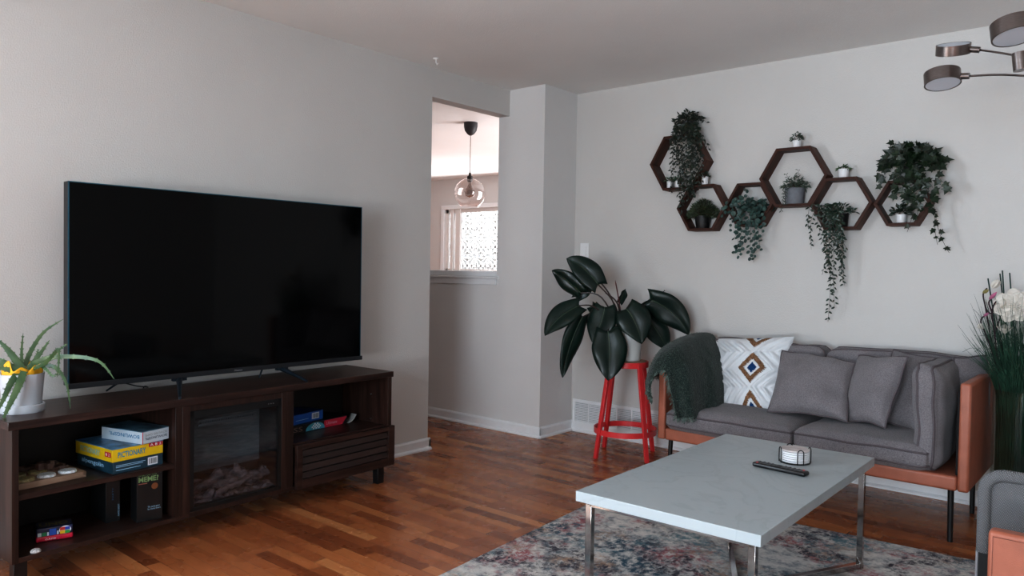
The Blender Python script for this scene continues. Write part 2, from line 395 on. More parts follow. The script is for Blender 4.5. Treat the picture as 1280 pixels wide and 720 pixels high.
# window far
mb = MB()
fr = [(-.07, 0)]
mb.box(fwx0-.06, fwx1+.06, YFAR-.02, YFAR, fwz1, fwz1+.06).box(fwx0-.06, fwx0, YFAR-.02, YFAR, fwz0-.1, fwz1).box(fwx1, fwx1+.06, YFAR-.02, YFAR, fwz0-.1, fwz1).box(fwx0-.08, fwx1+.08, YFAR-.05, YFAR+.02, fwz0-.04, fwz0)
w1 = struct('window_1', mb, M_trim, bevel=.004)
mb = MB(); y0, y1 = YFAR+.03, YFAR+.06
mb.box(fwx0, fwx0+.05, y0, y1, fwz0, fwz1).box(fwx1-.05, fwx1, y0, y1, fwz0, fwz1).box(fwx0, fwx1, y0, y1, fwz1-.05, fwz1).box(fwx0, fwx1, y0, y1, fwz0, fwz0+.05).box(fwx0+.11, fwx0+.16, y0-.02, y1, fwz0, fwz1).box(fwx0+.21, fwx0+.3, y0-.02, y1, fwz0, fwz1)
mb.build('window_frame', plain('window_vinyl', (.75, .72, .70), rough=.4), w1, smooth=False)
mb = MB(); mb.box(fwx0, fwx1, YFAR+.04, YFAR+.044, fwz0, fwz1); mb.build('pane', glass('clear_glass'), w1, smooth=False)
# window behind the camera
mb = MB()
for a, b_, c_, d_ in ((WX0-.07, WX0, WZ0-.07, WZ1+.07), (WX1, WX1+.07, WZ0-.07, WZ1+.07), (WX0, WX1, WZ1, WZ1+.07), (WX0, WX1, WZ0-.07, WZ0)): mb.box(a, b_, YF, YF+.018, c_, d_)
w2 = struct('window_2', mb, M_trim)
mb = MB()
for a, b_, c_, d_ in ((WX0, WX0+.04, WZ0, WZ1), (WX1-.04, WX1, WZ0, WZ1), (WX0, WX1, WZ1-.04, WZ1), (WX0, WX1, WZ0, WZ0+.04), (3.58, 3.62, WZ0, WZ1)): mb.box(a, b_, YF-.07, YF-.03, c_, d_)
mb.build('window_frame', M_trim, w2, smooth=False)
mb = MB(); mb.box(WX0, WX1, YF-.052, YF-.048, WZ0, WZ1); mb.build('pane', glass('clear_glass_b'), w2, smooth=False)

# breeze block screen outside the far window
root = thing('breeze_block_screen', 'white patterned breeze block screen outside the far window', 'screen wall', (-3.4, YFAR+1.1, 0))
mb = MB(); bs = .30; t = .10
Yb = YFAR+1.1
for i in range(9):
    for j in range(7):
        cx_ = -5.4+i*bs; cz_ = .15+j*bs
        h = bs/2
        for a, b_, c_, d_ in ((-h, -h+.02, -h, h), (h-.02, h, -h, h), (-h, h, -h, -h+.02), (-h, h, h-.02, h)): mb.box(cx_+a, cx_+b_, Yb, Yb+t, cz_+c_, cz_+d_)
        for k in range(8):
            an = k*PI/4+PI/8
            for sg in (-1, 1):
                a1 = an+sg*.16
                p0 = V((0, 0)); q = V((math.cos(an), math.sin(an)))*.035; q2 = V((math.cos(a1), math.sin(a1)))*.13; q3 = V((math.cos(an), math.sin(an)))*.205
                q3 = q3 if max(abs(q3.x), abs(q3.y)) < h else q3*(h/max(abs(q3.x), abs(q3.y)))
                for (s0, s1) in ((q, q2), (q2, q3)):
                    dd = (s1-s0).normalized(); nn = V((-dd.y, dd.x))*.007
                    mb.prism([(cx_+s0.x+nn.x, cz_+s0.y+nn.y), (cx_+s1.x+nn.x, cz_+s1.y+nn.y), (cx_+s1.x-nn.x, cz_+s1.y-nn.y), (cx_+s0.x-nn.x, cz_+s0.y-nn.y)], 'y', Yb, Yb+t)
mb.box(-5.6, -2.8, Yb, Yb+t, 2.1, 2.3)
M_breeze = plain('white_block', (.85, .85, .84), rough=.8, var=.02)
mb.build('blocks', M_breeze, root, smooth=False)

# vent register and switch
root = thing('vent_register', 'long white louvred wall vent low behind the red stool', 'vent', (.34, YB, .02))
x0, x1, z0, z1 = .335, 1.09, .02, .235
mb = MB(); mb.box(x0, x1, YB-.012, YB, z0, z0+.02).box(x0, x1, YB-.012, YB, z1-.02, z1).box(x0, x0+.02, YB-.012, YB, z0+.02, z1-.02).box(x1-.02, x1, YB-.012, YB, z0+.02, z1-.02)
npan = 6; pw = (x1-x0-.04)/npan
for i in range(1, npan): mb.box(x0+.02+i*pw-.004, x0+.02+i*pw+.004, YB-.011, YB, z0, z1)
mb.build('vent_frame', M_trim, root, smooth=False)
mb = MB(); n = 15
for i in range(n):
    z = z0+.024+i*(z1-z0-.048)/(n-1)
    mb.add([(x0+.02, YB-.010, z-.003), (x1-.02, YB-.010, z-.003), (x1-.02, YB-.003, z+.005), (x0+.02, YB-.003, z+.005)], [(0, 1, 2, 3)])
mb.build('louvres', M_trim, root, smooth=False)
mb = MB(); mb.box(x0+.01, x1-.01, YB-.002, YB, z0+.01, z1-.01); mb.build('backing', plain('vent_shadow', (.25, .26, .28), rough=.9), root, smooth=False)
s0 = P(731, 314, y=YB)
root = thing('light_switch', 'white rocker light switch on the back wall above the big plant', 'light switch', (s0.x, YB, s0.z-.06))
mb = MB(); mb.box(s0.x-.037, s0.x+.037, YB-.007, YB, s0.z-.058, s0.z+.058); mb.build('wall_plate', M_white, root, bevel=.003)
mb = MB(); mb.box(s0.x-.017, s0.x+.017, YB-.011, YB-.006, s0.z-.033, s0.z+.033); mb.build('rocker', M_white, root, bevel=.002)
mb = MB(); h0 = V((.175, 2.552, H)); mb.lathe([(.0, 0), (.018, 0), (.018, -.006), (.006, -.012), (.0, -.012)], h0, 16)
mb.tube([h0+V((0, 0, -.01)), h0+V((0, 0, -.025)), h0+V((.012, 0, -.038)), h0+V((.02, 0, -.03))], .0035, 6)
mb.build('ceiling_hook', M_white, label='small white hook screwed into the ceiling near the TV wall', cat='hook', origin=h0)

# ------------------------------------------------------------------ tv console
A2 = V((.49, .223, 0)); B2 = V((.40, 2.045, 0)); LC = (B2-A2).length; cang = math.atan2(B2.y-A2.y, B2.x-A2.x)
con = thing('tv_console', 'dark walnut TV console with electric fireplace, open shelves and slatted drawer', 'tv console', A2, cang)
CM = WM[con.name]     # local x along the front, y toward the wall, z up
DP = .385
def cpart(name, mb, mat, parent=con, **k): return mb.build(name, mat, parent, local=True, **k)
ZB, ZT = .095, .575
cpart('top', MB().box(-.014, LC+.002, -.008, DP, ZT, .605), M_walH, bevel=.002)
cpart('side_panel', MB().box(0, .022, 0, DP, ZB, ZT), M_walV, bevel=.001)
cpart('side_panel', MB().box(LC-.03, LC-.004, 0, DP, ZB, ZT), M_walV, bevel=.001)
cpart('bottom_panel', MB().box(.022, LC-.03, .002, DP, ZB, .113), M_walH, bevel=.001)
cpart('divider', MB().box(.600, .630, 0, DP, .113, ZT), M_walV, bevel=.001)
cpart('divider', MB().box(1.150, 1.186, 0, DP, .113, ZT), M_walV, bevel=.001)
cpart('shelf', MB().box(.022, .600, .006, DP-.01, .318, .338), M_walH, bevel=.001)
cpart('shelf', MB().box(1.186, LC-.03, .02, DP-.01, .295, .315), M_walH, bevel=.001)
cpart('back_panel', MB().box(.022, LC-.03, DP-.012, DP-.004, .113, ZT), M_walD, smooth=False)
for u in (.012, 1.745):
    for w in (.02, DP-.06): cpart('leg', MB().box(u, u+.045, w, w+.04, 0, ZB), M_black, bevel=.002)
# fireplace surround and insert
cpart('fireplace_surround', MB().box(.630, .664, -.002, .05, .113, ZT).box(1.118, 1.150, -.002, .05, .113, ZT).box(.664, 1.118, -.002, .05, .548, ZT).box(.664, 1.118, -.002, .05, .098, .118), M_walV, bevel=.001)
fp = cpart('fireplace', MB().box(.664, .682, 0, .16, .118, .548).box(1.100, 1.118, 0, .16, .118, .548).box(.664, 1.118, 0, .16, .515, .548).box(.664, 1.118, 0, .16, .118, .134).box(.664, 1.118, .16, .17, .118, .548), plain('firebox_black', (.006, .007, .008), rough=.3), smooth=False)
mb = MB()
for i in range(30): mb.box(.715+i*.0085, .720+i*.0085, -.002, .003, .488, .497)
mb.box(.70, .98, -.001, .003, .478, .487).box(.70, .98, -.001, .003, .498, .503)
cpart('vent_grille', mb, plain('dark_grille', (.05, .06, .07), rough=.4, metal=.5), fp, smooth=False)
mb = MB()
for u in (1.045, 1.058, 1.071): mb.lathe([(0, 0), (.002, 0)], (0, 0, 0), 8, 0, Matrix.Translation((u, -.003, .530)) @ Matrix.Rotation(PI/2, 4, 'X'))
cpart('indicator_lights', mb, plain('indicator', (.7, .7, .75), rough=.3), fp)
cpart('reflection_panel', MB().box(.682, 1.10, .150, .158, .24, .50), plain('painted_reflection', (.10, .13, .14), rough=.5, var=.35, vscale=14, sc3=(1, 1, 6)), fp, smooth=False)  # grey panel, stands in for the room's reflection in the glass front
random.seed(3)
M_log = plain('log_bark', (.085, .074, .080), rough=.75, var=.75, vscale=26, bump=.9, bscale=60, sc3=(1, 3, 3))
for (a, b_, r) in (((.70, .10, .155), (.86, .085, .235), .022), ((.74, .13, .20), (.92, .06, .175), .024), ((.88, .12, .22), (1.03, .07, .185), .026), ((.93, .09, .245), (.99, .06, .17), .022), ((.80, .04, .155), (.99, .05, .20), .014), ((1.01, .1, .17), (1.09, .07, .205), .024), ((.70, .06, .14), (.80, .05, .165), .018)):
    a = V(a); b_ = V(b_); pts = [a.lerp(b_, t/12)+V((noise.noise(V((t*.6, a.x*9, 0)))*.012, 0, noise.noise(V((t*.6, a.x*9, 5)))*.012)) for t in range(13)]
    mb = MB(); mb.tube(pts, [r*(1+.35*noise.noise(V((t*.9, a.x*30, 2)))) for t in range(13)], 12)
    for vv in mb.v: vv += rv()*.0022
    cpart('log', mb, M_log, fp)
mb = MB()
def emb(u, v_): 
    x = .684+.414*u; y = .02+.12*v_
    return (x, y, .136+.018*abs(noise.noise(V((x*40, y*40, 1))))+.02*v_)
mb.grid(emb, 60, 18); cpart('ember_bed', mb, M_log, fp, angle=20)
cpart('glass_front', MB().box(.682, 1.10, .006, .009, .134, .515), glass('smoked_glass', (.86, .86, .88), .03, .03, dark=1), fp, smooth=False)
# drawer
dr = cpart('drawer', MB().box(1.194, 1.226, -.02, 0, .098, .312).box(LC-.04, LC+.004, -.02, 0, .098, .312).box(1.226, LC-.04, -.02, 0, .288, .312).box(1.226, LC-.04, -.02, 0, .098, .142), M_walH, bevel=.001)
mb = MB()
for i in range(4):
    z = .146+i*.036
    mb.add([(1.226, -.018, z), (LC-.04, -.018, z), (LC-.04, -.008, z+.026), (1.226, -.008, z+.026), (1.226, -.004, z), (LC-.04, -.004, z), (LC-.04, -.002, z+.026), (1.226, -.002, z+.026)], [(0, 1, 2, 3), (4, 7, 6, 5), (0, 4, 5, 1), (3, 2, 6, 7)])
cpart('slats', mb, M_walH, dr, smooth=False)
cpart('drawer_box', MB().box(1.20, LC-.035, 0.001, .30, .118, .124).box(1.20, LC-.035, -.001, .004, .12, .29), M_walD, dr, smooth=False)
for (u, z) in ((LC-.032, .47), (LC-.032, .335)):
    cpart('shelf_pin', MB().tube([(u, .13, z), (u-.008, .13, z)], .004, 10), plain('pin_metal', (.7, .7, .72), rough=.3, metal=1))

# ------------------------------------------------------------------ television
TX = .22
tv = thing('television', 'large black flat screen television on the walnut console', 'television', (TX-.03, 1.23, .605))
ty0, ty1, tz0, tz1 = .498, 1.968, .657, 1.495
mb = MB(); mb.box(TX-.05, TX-.006, ty0, ty1, tz0+.012, tz1).box(TX-.075, TX-.05, ty0+.2, ty1-.2, tz0+.01, tz0+.42); mb.build('casing', M_black, tv, bevel=.002)
mb = MB(); mb.box(TX-.004, TX, ty0+.004, ty1-.004, tz0+.022, tz1-.004)
scr = plain('tv_screen', (.0016, .0016, .0018), rough=.07, spec=.16); mb.build('screen', scr, tv, smooth=False)
mb = MB(); mb.box(TX-.006, TX+.001, ty0, ty0+.004, tz0, tz1).box(TX-.006, TX+.001, ty1-.004, ty1, tz0, tz1).box(TX-.006, TX+.001, ty0, ty1, tz1-.004, tz1)
mb.build('bezel', plain('bezel_teal', (.01, .085, .13), rough=.3, metal=.4), tv, smooth=False, label='thin teal-tinted edge trim')
mb = MB(); mb.box(TX-.02, TX+.003, ty0, ty1+.012, tz0, tz0+.022); mb.build('lower_bezel', plain('lower_bezel', (.012, .014, .018), rough=.4), tv, bevel=.002)
lg = P(298, 464.5, x=TX+.004)
lettering('Hisense', (TX+.0035, lg.y-.02, tz0+.007), (0, 1, 0), (0, 0, 1), .04, .008, plain('logo_grey', (.45, .45, .47), rough=.4), tv)
def foot(pa, pb, top):
    a = V(pa); b_ = V(pb); t = V(top)
    mb = MB(); mb.tube([a, a.lerp(t, .5), t], [.006, .009, .014], 6).tube([b_, b_.lerp(t, .25)+V((-.02, 0, .035)), t+V((-.03, 0, .05))], [.004, .006, .010], 6)
    mb.box(t.x-.012, t.x+.012, t.y-.03, t.y+.03, t.z-.008, t.z+.025)
    mb.build('foot', plain('foot_metal', (.018, .030, .045), rough=.3, metal=.4), tv)
ct = .611
f1 = P(352, 461, x=TX-.015); f2 = P(224, 475, x=TX-.015)
foot((.42, 1.488, ct), (.165, 1.385, ct), (f1.x, f1.y, .652)); foot((.455, .842, ct), (.075, .70, ct), (f2.x, f2.y, .652))
mb = MB(); mb.tube(cat_rom([(.15, .72, .66), (.13, .80, .63), (.12, .86, .615), (.03, .88, .60), (.0295, .88, .5)], 6), .003, 6); mb.build('power_cable', M_black, tv)

# ------------------------------------------------------------------ aloe plant
ap = P(29, 513, x=.33); ap.z = .605
ap = V((.30, .312, .605))
al = thing('potted_aloe', 'spiky green aloe in a lettered white pot on the console beside the TV', 'potted plant', ap)
mb = MB(); mb.lathe([(.0, 0), (.072, 0), (.074, .004), (.074, .028), (.072, .030), (.067, .030), (.067, .012), (.0, .012)], ap, 40); mb.build('saucer', plain('aloe_pot_white', (.50, .53, .57), rough=.45), al)
mb = MB(); mb.lathe([(.0, .013), (.061, .013), (.063, .02), (.073, .140), (.073, .145), (.068, .145), (.066, .125), (0, .125)], ap, 40); mb.build('pot', plain('aloe_pot_white', (.50, .53, .57), rough=.45), al)
mb = MB(); mb.lathe([(0, .127), (.0655, .127)], ap, 24); mb.build('soil', M_soil, al)
random.seed(5)
mb = MB()      # crumpled yellow tissue wrap showing above the rim
def wrap(u, v_):
    a = u*2*PI; r = .063+.007*math.sin(a*7)*v_
    return (ap.x+r*math.cos(a), ap.y+r*math.sin(a), ap.z+.122+v_*(.038+.03*noise.noise(V((math.cos(a)*1.5, math.sin(a)*1.5, 3)))+.018*abs(math.sin(a*4.5))))
mb.grid(wrap, 60, 6)
mb.grid(lambda u, v_: (ap.x+(.058*math.sin(v_*1.5))*math.cos(u*2*PI), ap.y+(.058*math.sin(v_*1.5))*math.sin(u*2*PI), ap.z+.128+(.042+.018*noise.noise(V((math.cos(u*2*PI)*2.2*v_, math.sin(u*2*PI)*2.2*v_, 8))))*math.cos(v_*1.4)), 48, 12)
mb.build('yellow_wrap', plain('yellow_wrap', (.75, .40, .01), rough=.6, var=.15), al, solid=.001)
M_aloe = leafmat('aloe_green', (.025, .070, .025), (.085, .15, .06), rough=.38, scale=18)
D0 = depth(ap)
def alo(pts, w, dd=0):
    P0 = [P(x, y, D=D0-d_) for x, y, d_ in pts]
    c = cat_rom(P0, 7); n = len(c); mb = MB()
    rows = []
    for i, p in enumerate(c):
        t = i/(n-1); r = w*(1-t**1.8*.93)*(0.8+.2*min(1, t*5))
        d = (c[min(i+1, n-1)]-c[max(i-1, 0)]).normalized()
        view = (CAM-p).normalized(); sd = d.cross(view).normalized(); up = sd.cross(d)
        if up.z < 0: up = up
        rows.append([p+sd*r, p+sd*r*.5+(-up)*r*.42, p-up*r*.5, p-sd*r*.5-up*r*.42, p-sd*r, p-up*0*r+view*r*.12])
        if i % 2 == 0 and i < n-2:
            for sg in (-1, 1): 
                q = p+sd*r*sg; mb.add([q-d*.003, q+d*.003, q+sd*sg*.004+d*.003], [(0, 1, 2)])
    k = 6; vs = [q for rw in rows for q in rw]
    fs = [(i*k+j, i*k+(j+1) % k, (i+1)*k+(j+1) % k, (i+1)*k+j) for i in range(n-1) for j in range(k)]
    mb.add(vs, fs); mb.build('aloe_leaf', M_aloe, al)
for pts, w in ((((30, 462, 0), (38, 440, -.02), (55, 415, -.03), (79, 399, -.04)), .009), (((28, 462, .02), (27, 440, .02), (29, 416, .02)), .006),
    (((35, 462, .02), (48, 445, 0), (62, 425, -.02)), .010), (((40, 455, .02), (70, 446, .03), (120, 450, .06), (143, 474, .08)), .010),
    (((38, 462, .03), (55, 455, .05), (68, 442, .06), (73, 437, .06), (73, 460, .07), (71, 472, .07)), .007),
    (((52, 456, 0), (70, 460, .02), (83, 480, .03), (88, 511, .03)), .0075), (((58, 450, 0), (70, 440, -.01), (85, 429, -.02)), .006),
    (((28, 462, .03), (12, 440, .04), (-3, 424, .05)), .014), (((22, 462, .03), (0, 450, .03), (-20, 446, .0)), .010), (((22, 464, .04), (5, 456, .06), (-15, 452, .08)), .011),
    (((26, 462, .05), (14, 478, .09), (4, 500, .11), (-6, 520, .12)), .012), (((30, 464, .06), (22, 485, .10), (10, 510, .12), (3, 526, .13)), .013),
    (((24, 462, .05), (10, 462, .07), (-8, 458, .09)), .012), (((50, 456, .03), (58, 462, .05), (66, 470, .06), (72, 466, .06)), .005), (((44, 452, -.01), (46, 444, -.01), (48, 436, -.02)), .004)):
    alo(pts, w)
tdir = V((cr.x, cr.y, 0)).normalized(); tn = V((-cf.x, -cf.y, 0)).normalized()
def curved_text(body, ang0, z, h, width, mat, parent):
    # lettering wrapped on the round pot
    cu_ = bpy.data.curves.new('t', 'FONT'); cu_.body = body; cu_.resolution_u = 2; cu_.shear = .25
    t = bpy.data.objects.new('t', cu_); C.objects.link(t); bpy.context.view_layer.update()
    me = bpy.data.meshes.new_from_object(t); C.objects.unlink(t)
    xs = [v.co.x for v in me.vertices]; x0, x1 = min(xs), max(xs)
    mb = MB(); base = math.atan2(tn.y, tn.x)
    vs = []
    for v in me.vertices:
        s_ = (v.co.x-x0)/(x1-x0)*width; zz = z+v.co.y*h
        rad = .063+(zz-.02)*(.010/.12)+.0006
        a = base+ang0+s_/rad
        vs.append((ap.x+rad*math.cos(a), ap.y+rad*math.sin(a), ap.z+zz))
    mb.add(vs, [tuple(p.vertices) for p in me.polygons]); mb.build('lettering', mat, parent, smooth=False)
M_ink = plain('black_ink', (.01, .01, .02), rough=.6)
curved_text('you had me', -.50, .093, .013, .055, M_ink, al); curved_text('at aloe', -.28, .078, .013, .031, M_ink, al)

# ------------------------------------------------------------------ game boxes on the console
ZS = .3385
def game_box(name, label, corner, xd, w, d, h, side_mat, top_mat, z, group=None, cat='board game'):
    """corner: nearest bottom corner; xd along the front face; depth goes to the left of xd"""
    c = V((*corner, z)); xd = V((*xd, 0)).normalized(); yd = V((-xd.y, xd.x, 0))
    rt = thing(name, label, cat, c, math.atan2(xd.y, xd.x), group)
    mb = MB(); mb.box(0, w, 0, d, 0, h*.97); mb.build('box_base', side_mat, rt, local=True, bevel=.001)
    mb = MB(); mb.box(-.001, w+.001, -.001, d+.001, h*.97-.002, h); mb.build('box_top', top_mat, rt, local=True, bevel=.001)
    return rt, c, xd, yd
def barcode(rt, o, xd, yd, w, h):
    F = frame(o, xd, yd); mb = MB(); mb.add([(0, 0, .0006), (w, 0, .0006), (w, h, .0006), (0, h, .0006)], [(0, 1, 2, 3)], 0, F)
    random.seed(9); x = w*.12
    while x < w*.88:
        b_ = w*rnd(.02, .06); mb.add([(x, h*.15, .001), (x+b_, h*.15, .001), (x+b_, h*.85, .001), (x, h*.85, .001)], [(0, 1, 2, 3)], 1, F); x += b_+w*rnd(.02, .06)
    mb.build('barcode', [plain('label_white', (.7, .75, .8), rough=.5), M_ink], rt, smooth=False)
def patch(rt, name, o, xd, yd, w, h, mat, e=.0004, shape=None):
    F = frame(o, xd, yd); mb = MB()
    if shape == 'disc': mb.add([(w/2*math.cos(i*PI/12)+w/2, h/2*math.sin(i*PI/12)+h/2, e) for i in range(24)], [tuple(range(24))], 0, F)
    else: mb.add([(0, 0, e), (w, 0, e), (w, h, e), (0, h, e)], [(0, 1, 2, 3)], 0, F)
    return mb.build(name, mat, rt, smooth=False)
Z3 = V((0, 0, 1))
M_teal = plain('dark_teal_card', (.012, .045, .07), rough=.4, var=.2)
M_yel = plain('yellow_card', (.72, .50, .01), rough=.4, var=.05)
M_wcard = plain('white_card', (.55, .65, .72), rough=.4, var=.05)
M_blk = plain('black_card', (.006, .007, .008), rough=.35)
M_blue = plain('blue_card', (.01, .10, .42), rough=.35, var=.1)
M_rcard = plain('red_card', (.50, .02, .05), rough=.4)
M_photo = plain('blue_photo_print', (.08, .22, .38), rough=.35, var=.8, vscale=18)
M_lblue = plain('pale_blue_ink', (.35, .60, .80), rough=.5)
M_navy = plain('navy_ink', (.01, .05, .12), rough=.5)
M_wink = plain('white_ink', (.75, .78, .8), rough=.5)
bx = (-.105, 1)
rt, c, xd, yd = game_box('board_game_box', 'dark teal board game box at the bottom of the game stack', (.447, .580), bx, .207, .28, .047, M_teal, M_teal, ZS)
n_ = -yd
barcode(rt, c+xd*.142+n_*.0005+Z3*.008, xd, Z3, .042, .032)
for k, (w_, zz) in enumerate(((.12, .030), (.11, .024), (.10, .012))): patch(rt, 'fine_print', c+xd*.012+Z3*zz, xd, Z3, w_, .0022, M_lblue)
lettering('alpengolin', c+yd*.24+Z3*.012, -yd, Z3, .17, .024, M_lblue, rt, bold=.01)
rt, c, xd, yd = game_box('board_game_box', 'yellow board game box in the middle of the game stack', (.447, .578), (-.12, 1), .212, .28, .053, M_yel, M_photo, ZS+.047)
lettering('PICTIONARY', c+xd*.022+Z3*.014, xd, Z3, .115, .023, plain('game_blue_ink', (.02, .25, .42), rough=.5), rt, bold=.02)
patch(rt, 'red_badge', c+xd*.150+Z3*.034, xd, Z3, .06, .018, M_rcard); lettering('A 8 2', c+xd*.155+Z3*.037, xd, Z3, .048, .011, M_wink, rt, depth_=.0012)
patch(rt, 'red_badge', c+yd*.055+Z3*.018, -yd, Z3, .045, .020, M_rcard); lettering('8 2', c+yd*.048+Z3*.022, -yd, Z3, .03, .011, M_wink, rt, depth_=.0012)
lettering('PICTIONARY', c+yd*.24+Z3*.014, -yd, Z3, .15, .024, plain('game_pale_ink', (.25, .5, .5), rough=.5), rt, bold=.02)
rt, c, xd, yd = game_box('board_game_box', 'white board game box on top of the game stack, printed upside down', (.452, .690), (-.28, 1), .130, .24, .052, M_wcard, plain('top_print', (.06, .14, .2), rough=.35, var=.9, vscale=14), ZS+.101)
lettering('BOWLINGSPIL', c+xd*.118+Z3*.024, -xd, -Z3, .105, .010, M_navy, rt, bold=.01); lettering('BOWLING GAME', c+xd*.118+Z3*.038, -xd, -Z3, .105, .009, plain('grey_ink', (.25, .3, .33), rough=.5), rt)
patch(rt, 'red_stripe', c+xd*.0, xd, Z3, .004, .05, M_rcard)
lettering('BOWLINGSPIL', c+yd*.015+Z3*.036, yd, -Z3, .18, .015, plain('blue_ink', (.02, .2, .4), rough=.5), rt, bold=.01)
# wooden tray game
tr = thing('wooden_tray', 'square pale wooden noughts and crosses tray on the upper left shelf', 'tray', (.425, .255, ZS), math.atan2(1, -.09))
TS = .245
rim = MB(); rim.box(0, TS, 0, TS, 0, .010)
M_oak = wood('pale_oak', ((.16, .10, .065), (.27, .175, .12), (.36, .25, .18)), 'X', rough=.55)
rim.build('tray_base', M_oak, tr, local=True, bevel=.001)
cell = (TS-.02)/3; R_ = cell*.45
mb = MB()
import math as _m
for i in range(3):
    for j in range(3):
        cx_ = .01+cell*(i+.5); cy_ = .01+cell*(j+.5); h = cell/2; n = 24
        ring = []; sq = []
        for k in range(n):
            a = 2*PI*k/n; ring.append((cx_+R_*math.cos(a), cy_+R_*math.sin(a)))
            m_ = max(abs(math.cos(a)), abs(math.sin(a))); sq.append((cx_+h*math.cos(a)/m_, cy_+h*math.sin(a)/m_))
        vs = [(x, y, .022) for x, y in ring]+[(x, y, .022) for x, y in sq]+[(x, y, .010) for x, y in ring]
        fs = [(k, (k+1) % n, n+(k+1) % n, n+k)[::-1] for k in range(n)]+[(2*n+k, 2*n+(k+1) % n, (k+1) % n, k)[::-1] for k in range(n)]
        mb.add(vs, fs)
for a, b_, c_, d_ in ((0, TS, 0, .01), (0, TS, TS-.01, TS), (0, .01, .01, TS-.01), (TS-.01, TS, .01, TS-.01)): mb.box(a, b_, c_, d_, .010, .022)
mb.box(0, .01, 0, TS, .01, .0221).box(TS-.01, TS, 0, TS, .01, .0221)
mb.build('tray_frame', M_oak, tr, local=True, smooth=False)
TM = WM[tr.name]
M_tile = plain('white_token', (.62, .66, .68), rough=.5, var=.3, vscale=180)
M_tiley = plain('olive_token', (.30, .25, .12), rough=.6, var=.4, vscale=160)
M_xw = wood('brown_token', ((.06, .035, .03), (.14, .085, .07), (.22, .14, .12)), 'X', rough=.6)
def disc_piece(i, j, mat, label, grp):
    p = TM @ V((.01+cell*(i+.5), .01+cell*(j+.5), .0102)); mb = MB(); q = R_*.93
    n = 36; prof = []
    vs = []; 
    for (rr, zz) in ((1, 0), (1, .015), (.9, .0195), (.0, .0205)):
        for k in range(n):
            a = 2*PI*k/n; s_ = q*rr*(1+(.04*math.cos(a*12) if rr > .5 else 0)); vs.append((p.x+s_*math.cos(a), p.y+s_*math.sin(a), p.z+zz))
    mb.add(vs, [(a_*n+k, a_*n+(k+1) % n, (a_+1)*n+(k+1) % n, (a_+1)*n+k) for a_ in range(3) for k in range(n)]+[tuple(range(n))[::-1]])
    mb.build('game_token', mat, label=label, cat='game token', group=grp, origin=p)
disc_piece(0, 0, M_tiley, 'olive disc token in the tray corner nearest the console side panel', None)
disc_piece(1, 0, M_tile, 'white speckled disc token in the middle of the tray front row', None)
disc_piece(2, 0, M_tile, 'white speckled disc token in the front right corner of the tray', None)
disc_piece(0, 1, M_tiley, 'olive disc token in the tray second row against the side panel', None)
disc_piece(1, 1, M_tiley, 'olive disc token in the very centre of the wooden tray', None)
def x_piece(i, j, mat, label, dz=0, rot=PI/4, off=(0, 0)):
    p = TM @ V((.01+cell*(i+.5)+off[0], .01+cell*(j+.5)+off[1], .0102+dz)); mb = MB()
    for a in (0, PI/2): mb.box(-R_*.95, R_*.95, -.011, .011, 0, .024, 0, Matrix.Translation(p) @ Matrix.Rotation(rot+a, 4, 'Z'))
    mb.build('game_token', mat, label=label, cat='game token', origin=p, bevel=.001)
x_piece(2, 1, M_xw, 'brown wooden cross token in the tray second row, right side')
x_piece(2, 2, M_xw, 'brown wooden cross token in the back right corner of the tray')
x_piece(1, 2, M_xw, 'brown wooden cross token in the middle of the tray back row')
x_piece(1, 1, M_xw, 'brown cross token lying tilted on top of other tray pieces', dz=.0206, rot=.3, off=(.028, .004))
# lower shelf tins
ZL = .1135
tin = thing('card_game_tin', 'small red and multicoloured card game tin on the bottom shelf', 'tin', (.372, .335, ZL), math.atan2(1, .28))
xd = V((.28, 1, 0)).normalized(); yd = V((-xd.y, xd.x, 0)); c = V((.372, .335, ZL))
tw, td, th = .122, .085, .052
M_tin = plain('tin_red', (.55, .015, .05), rough=.3); M_tin2 = plain('tin_dark', (.015, .02, .06), rough=.3, var=.5, vscale=30)
MB().box(0, tw, 0, td, 0, .02).build('tin_base', M_tin, tin, local=True, bevel=.006, seg=3)
MB().box(.001, tw-.001, .001, td-.001, .02, th).build('tin_lid', M_tin2, tin, local=True, bevel=.005, seg=3)
n_ = -yd
patch(tin, 'colour_oval', c+xd*.075+Z3*.021+n_*.0, xd, Z3, .040, .030, M_wink, .0006, 'disc')
for k, (colr, dx, dz) in enumerate((((.7, .45, .02), .078, .022), ((.5, .03, .03), .078, .035), ((.02, .06, .4), .094, .035), ((.03, .3, .06), .094, .022))):
    patch(tin, 'colour_patch', c+xd*dx+Z3*dz, xd, Z3, .017, .012, plain('tinc%d' % k, colr, rough=.3), .0012)
for k, (dx, w_, colr) in enumerate(((.006, .012, (.6, .7, .7)), (.020, .014, (.03, .3, .12)), (.036, .006, (.6, .7, .8)), (.044, .022, (.02, .10, .45)), (.068, .006, (.5, .6, .7)))):
    patch(tin, 'colour_patch', c+xd*dx+Z3*.022, xd, Z3, w_, .014 if k != 3 else .024, plain('tind%d' % k, colr, rough=.3), .0006)
lettering('GAME ..', c+xd*.03+Z3*.006, xd, Z3, .045, .006, M_wink, tin, depth_=.0008)
lettering('UNO', c+xd*.012+yd*.02+Z3*(th+.0002), xd, yd, .095, .045, plain('tin_yellow', (.22, .19, .06), rough=.4), tin, bold=.03)
c = V((.417, .685, ZL)); 
rt, c, xd, yd = game_box('card_game_box', 'upright black card game box with green lettering on the bottom shelf', (.417, .685), (.10, 1), .10, .075, .200, M_blk, M_blk, ZL)
lettering('MEME?', c+xd*.006+Z3*.163, xd, Z3, .078, .022, plain('green_ink', (.22, .36, .16), rough=.5), rt, bold=.03)
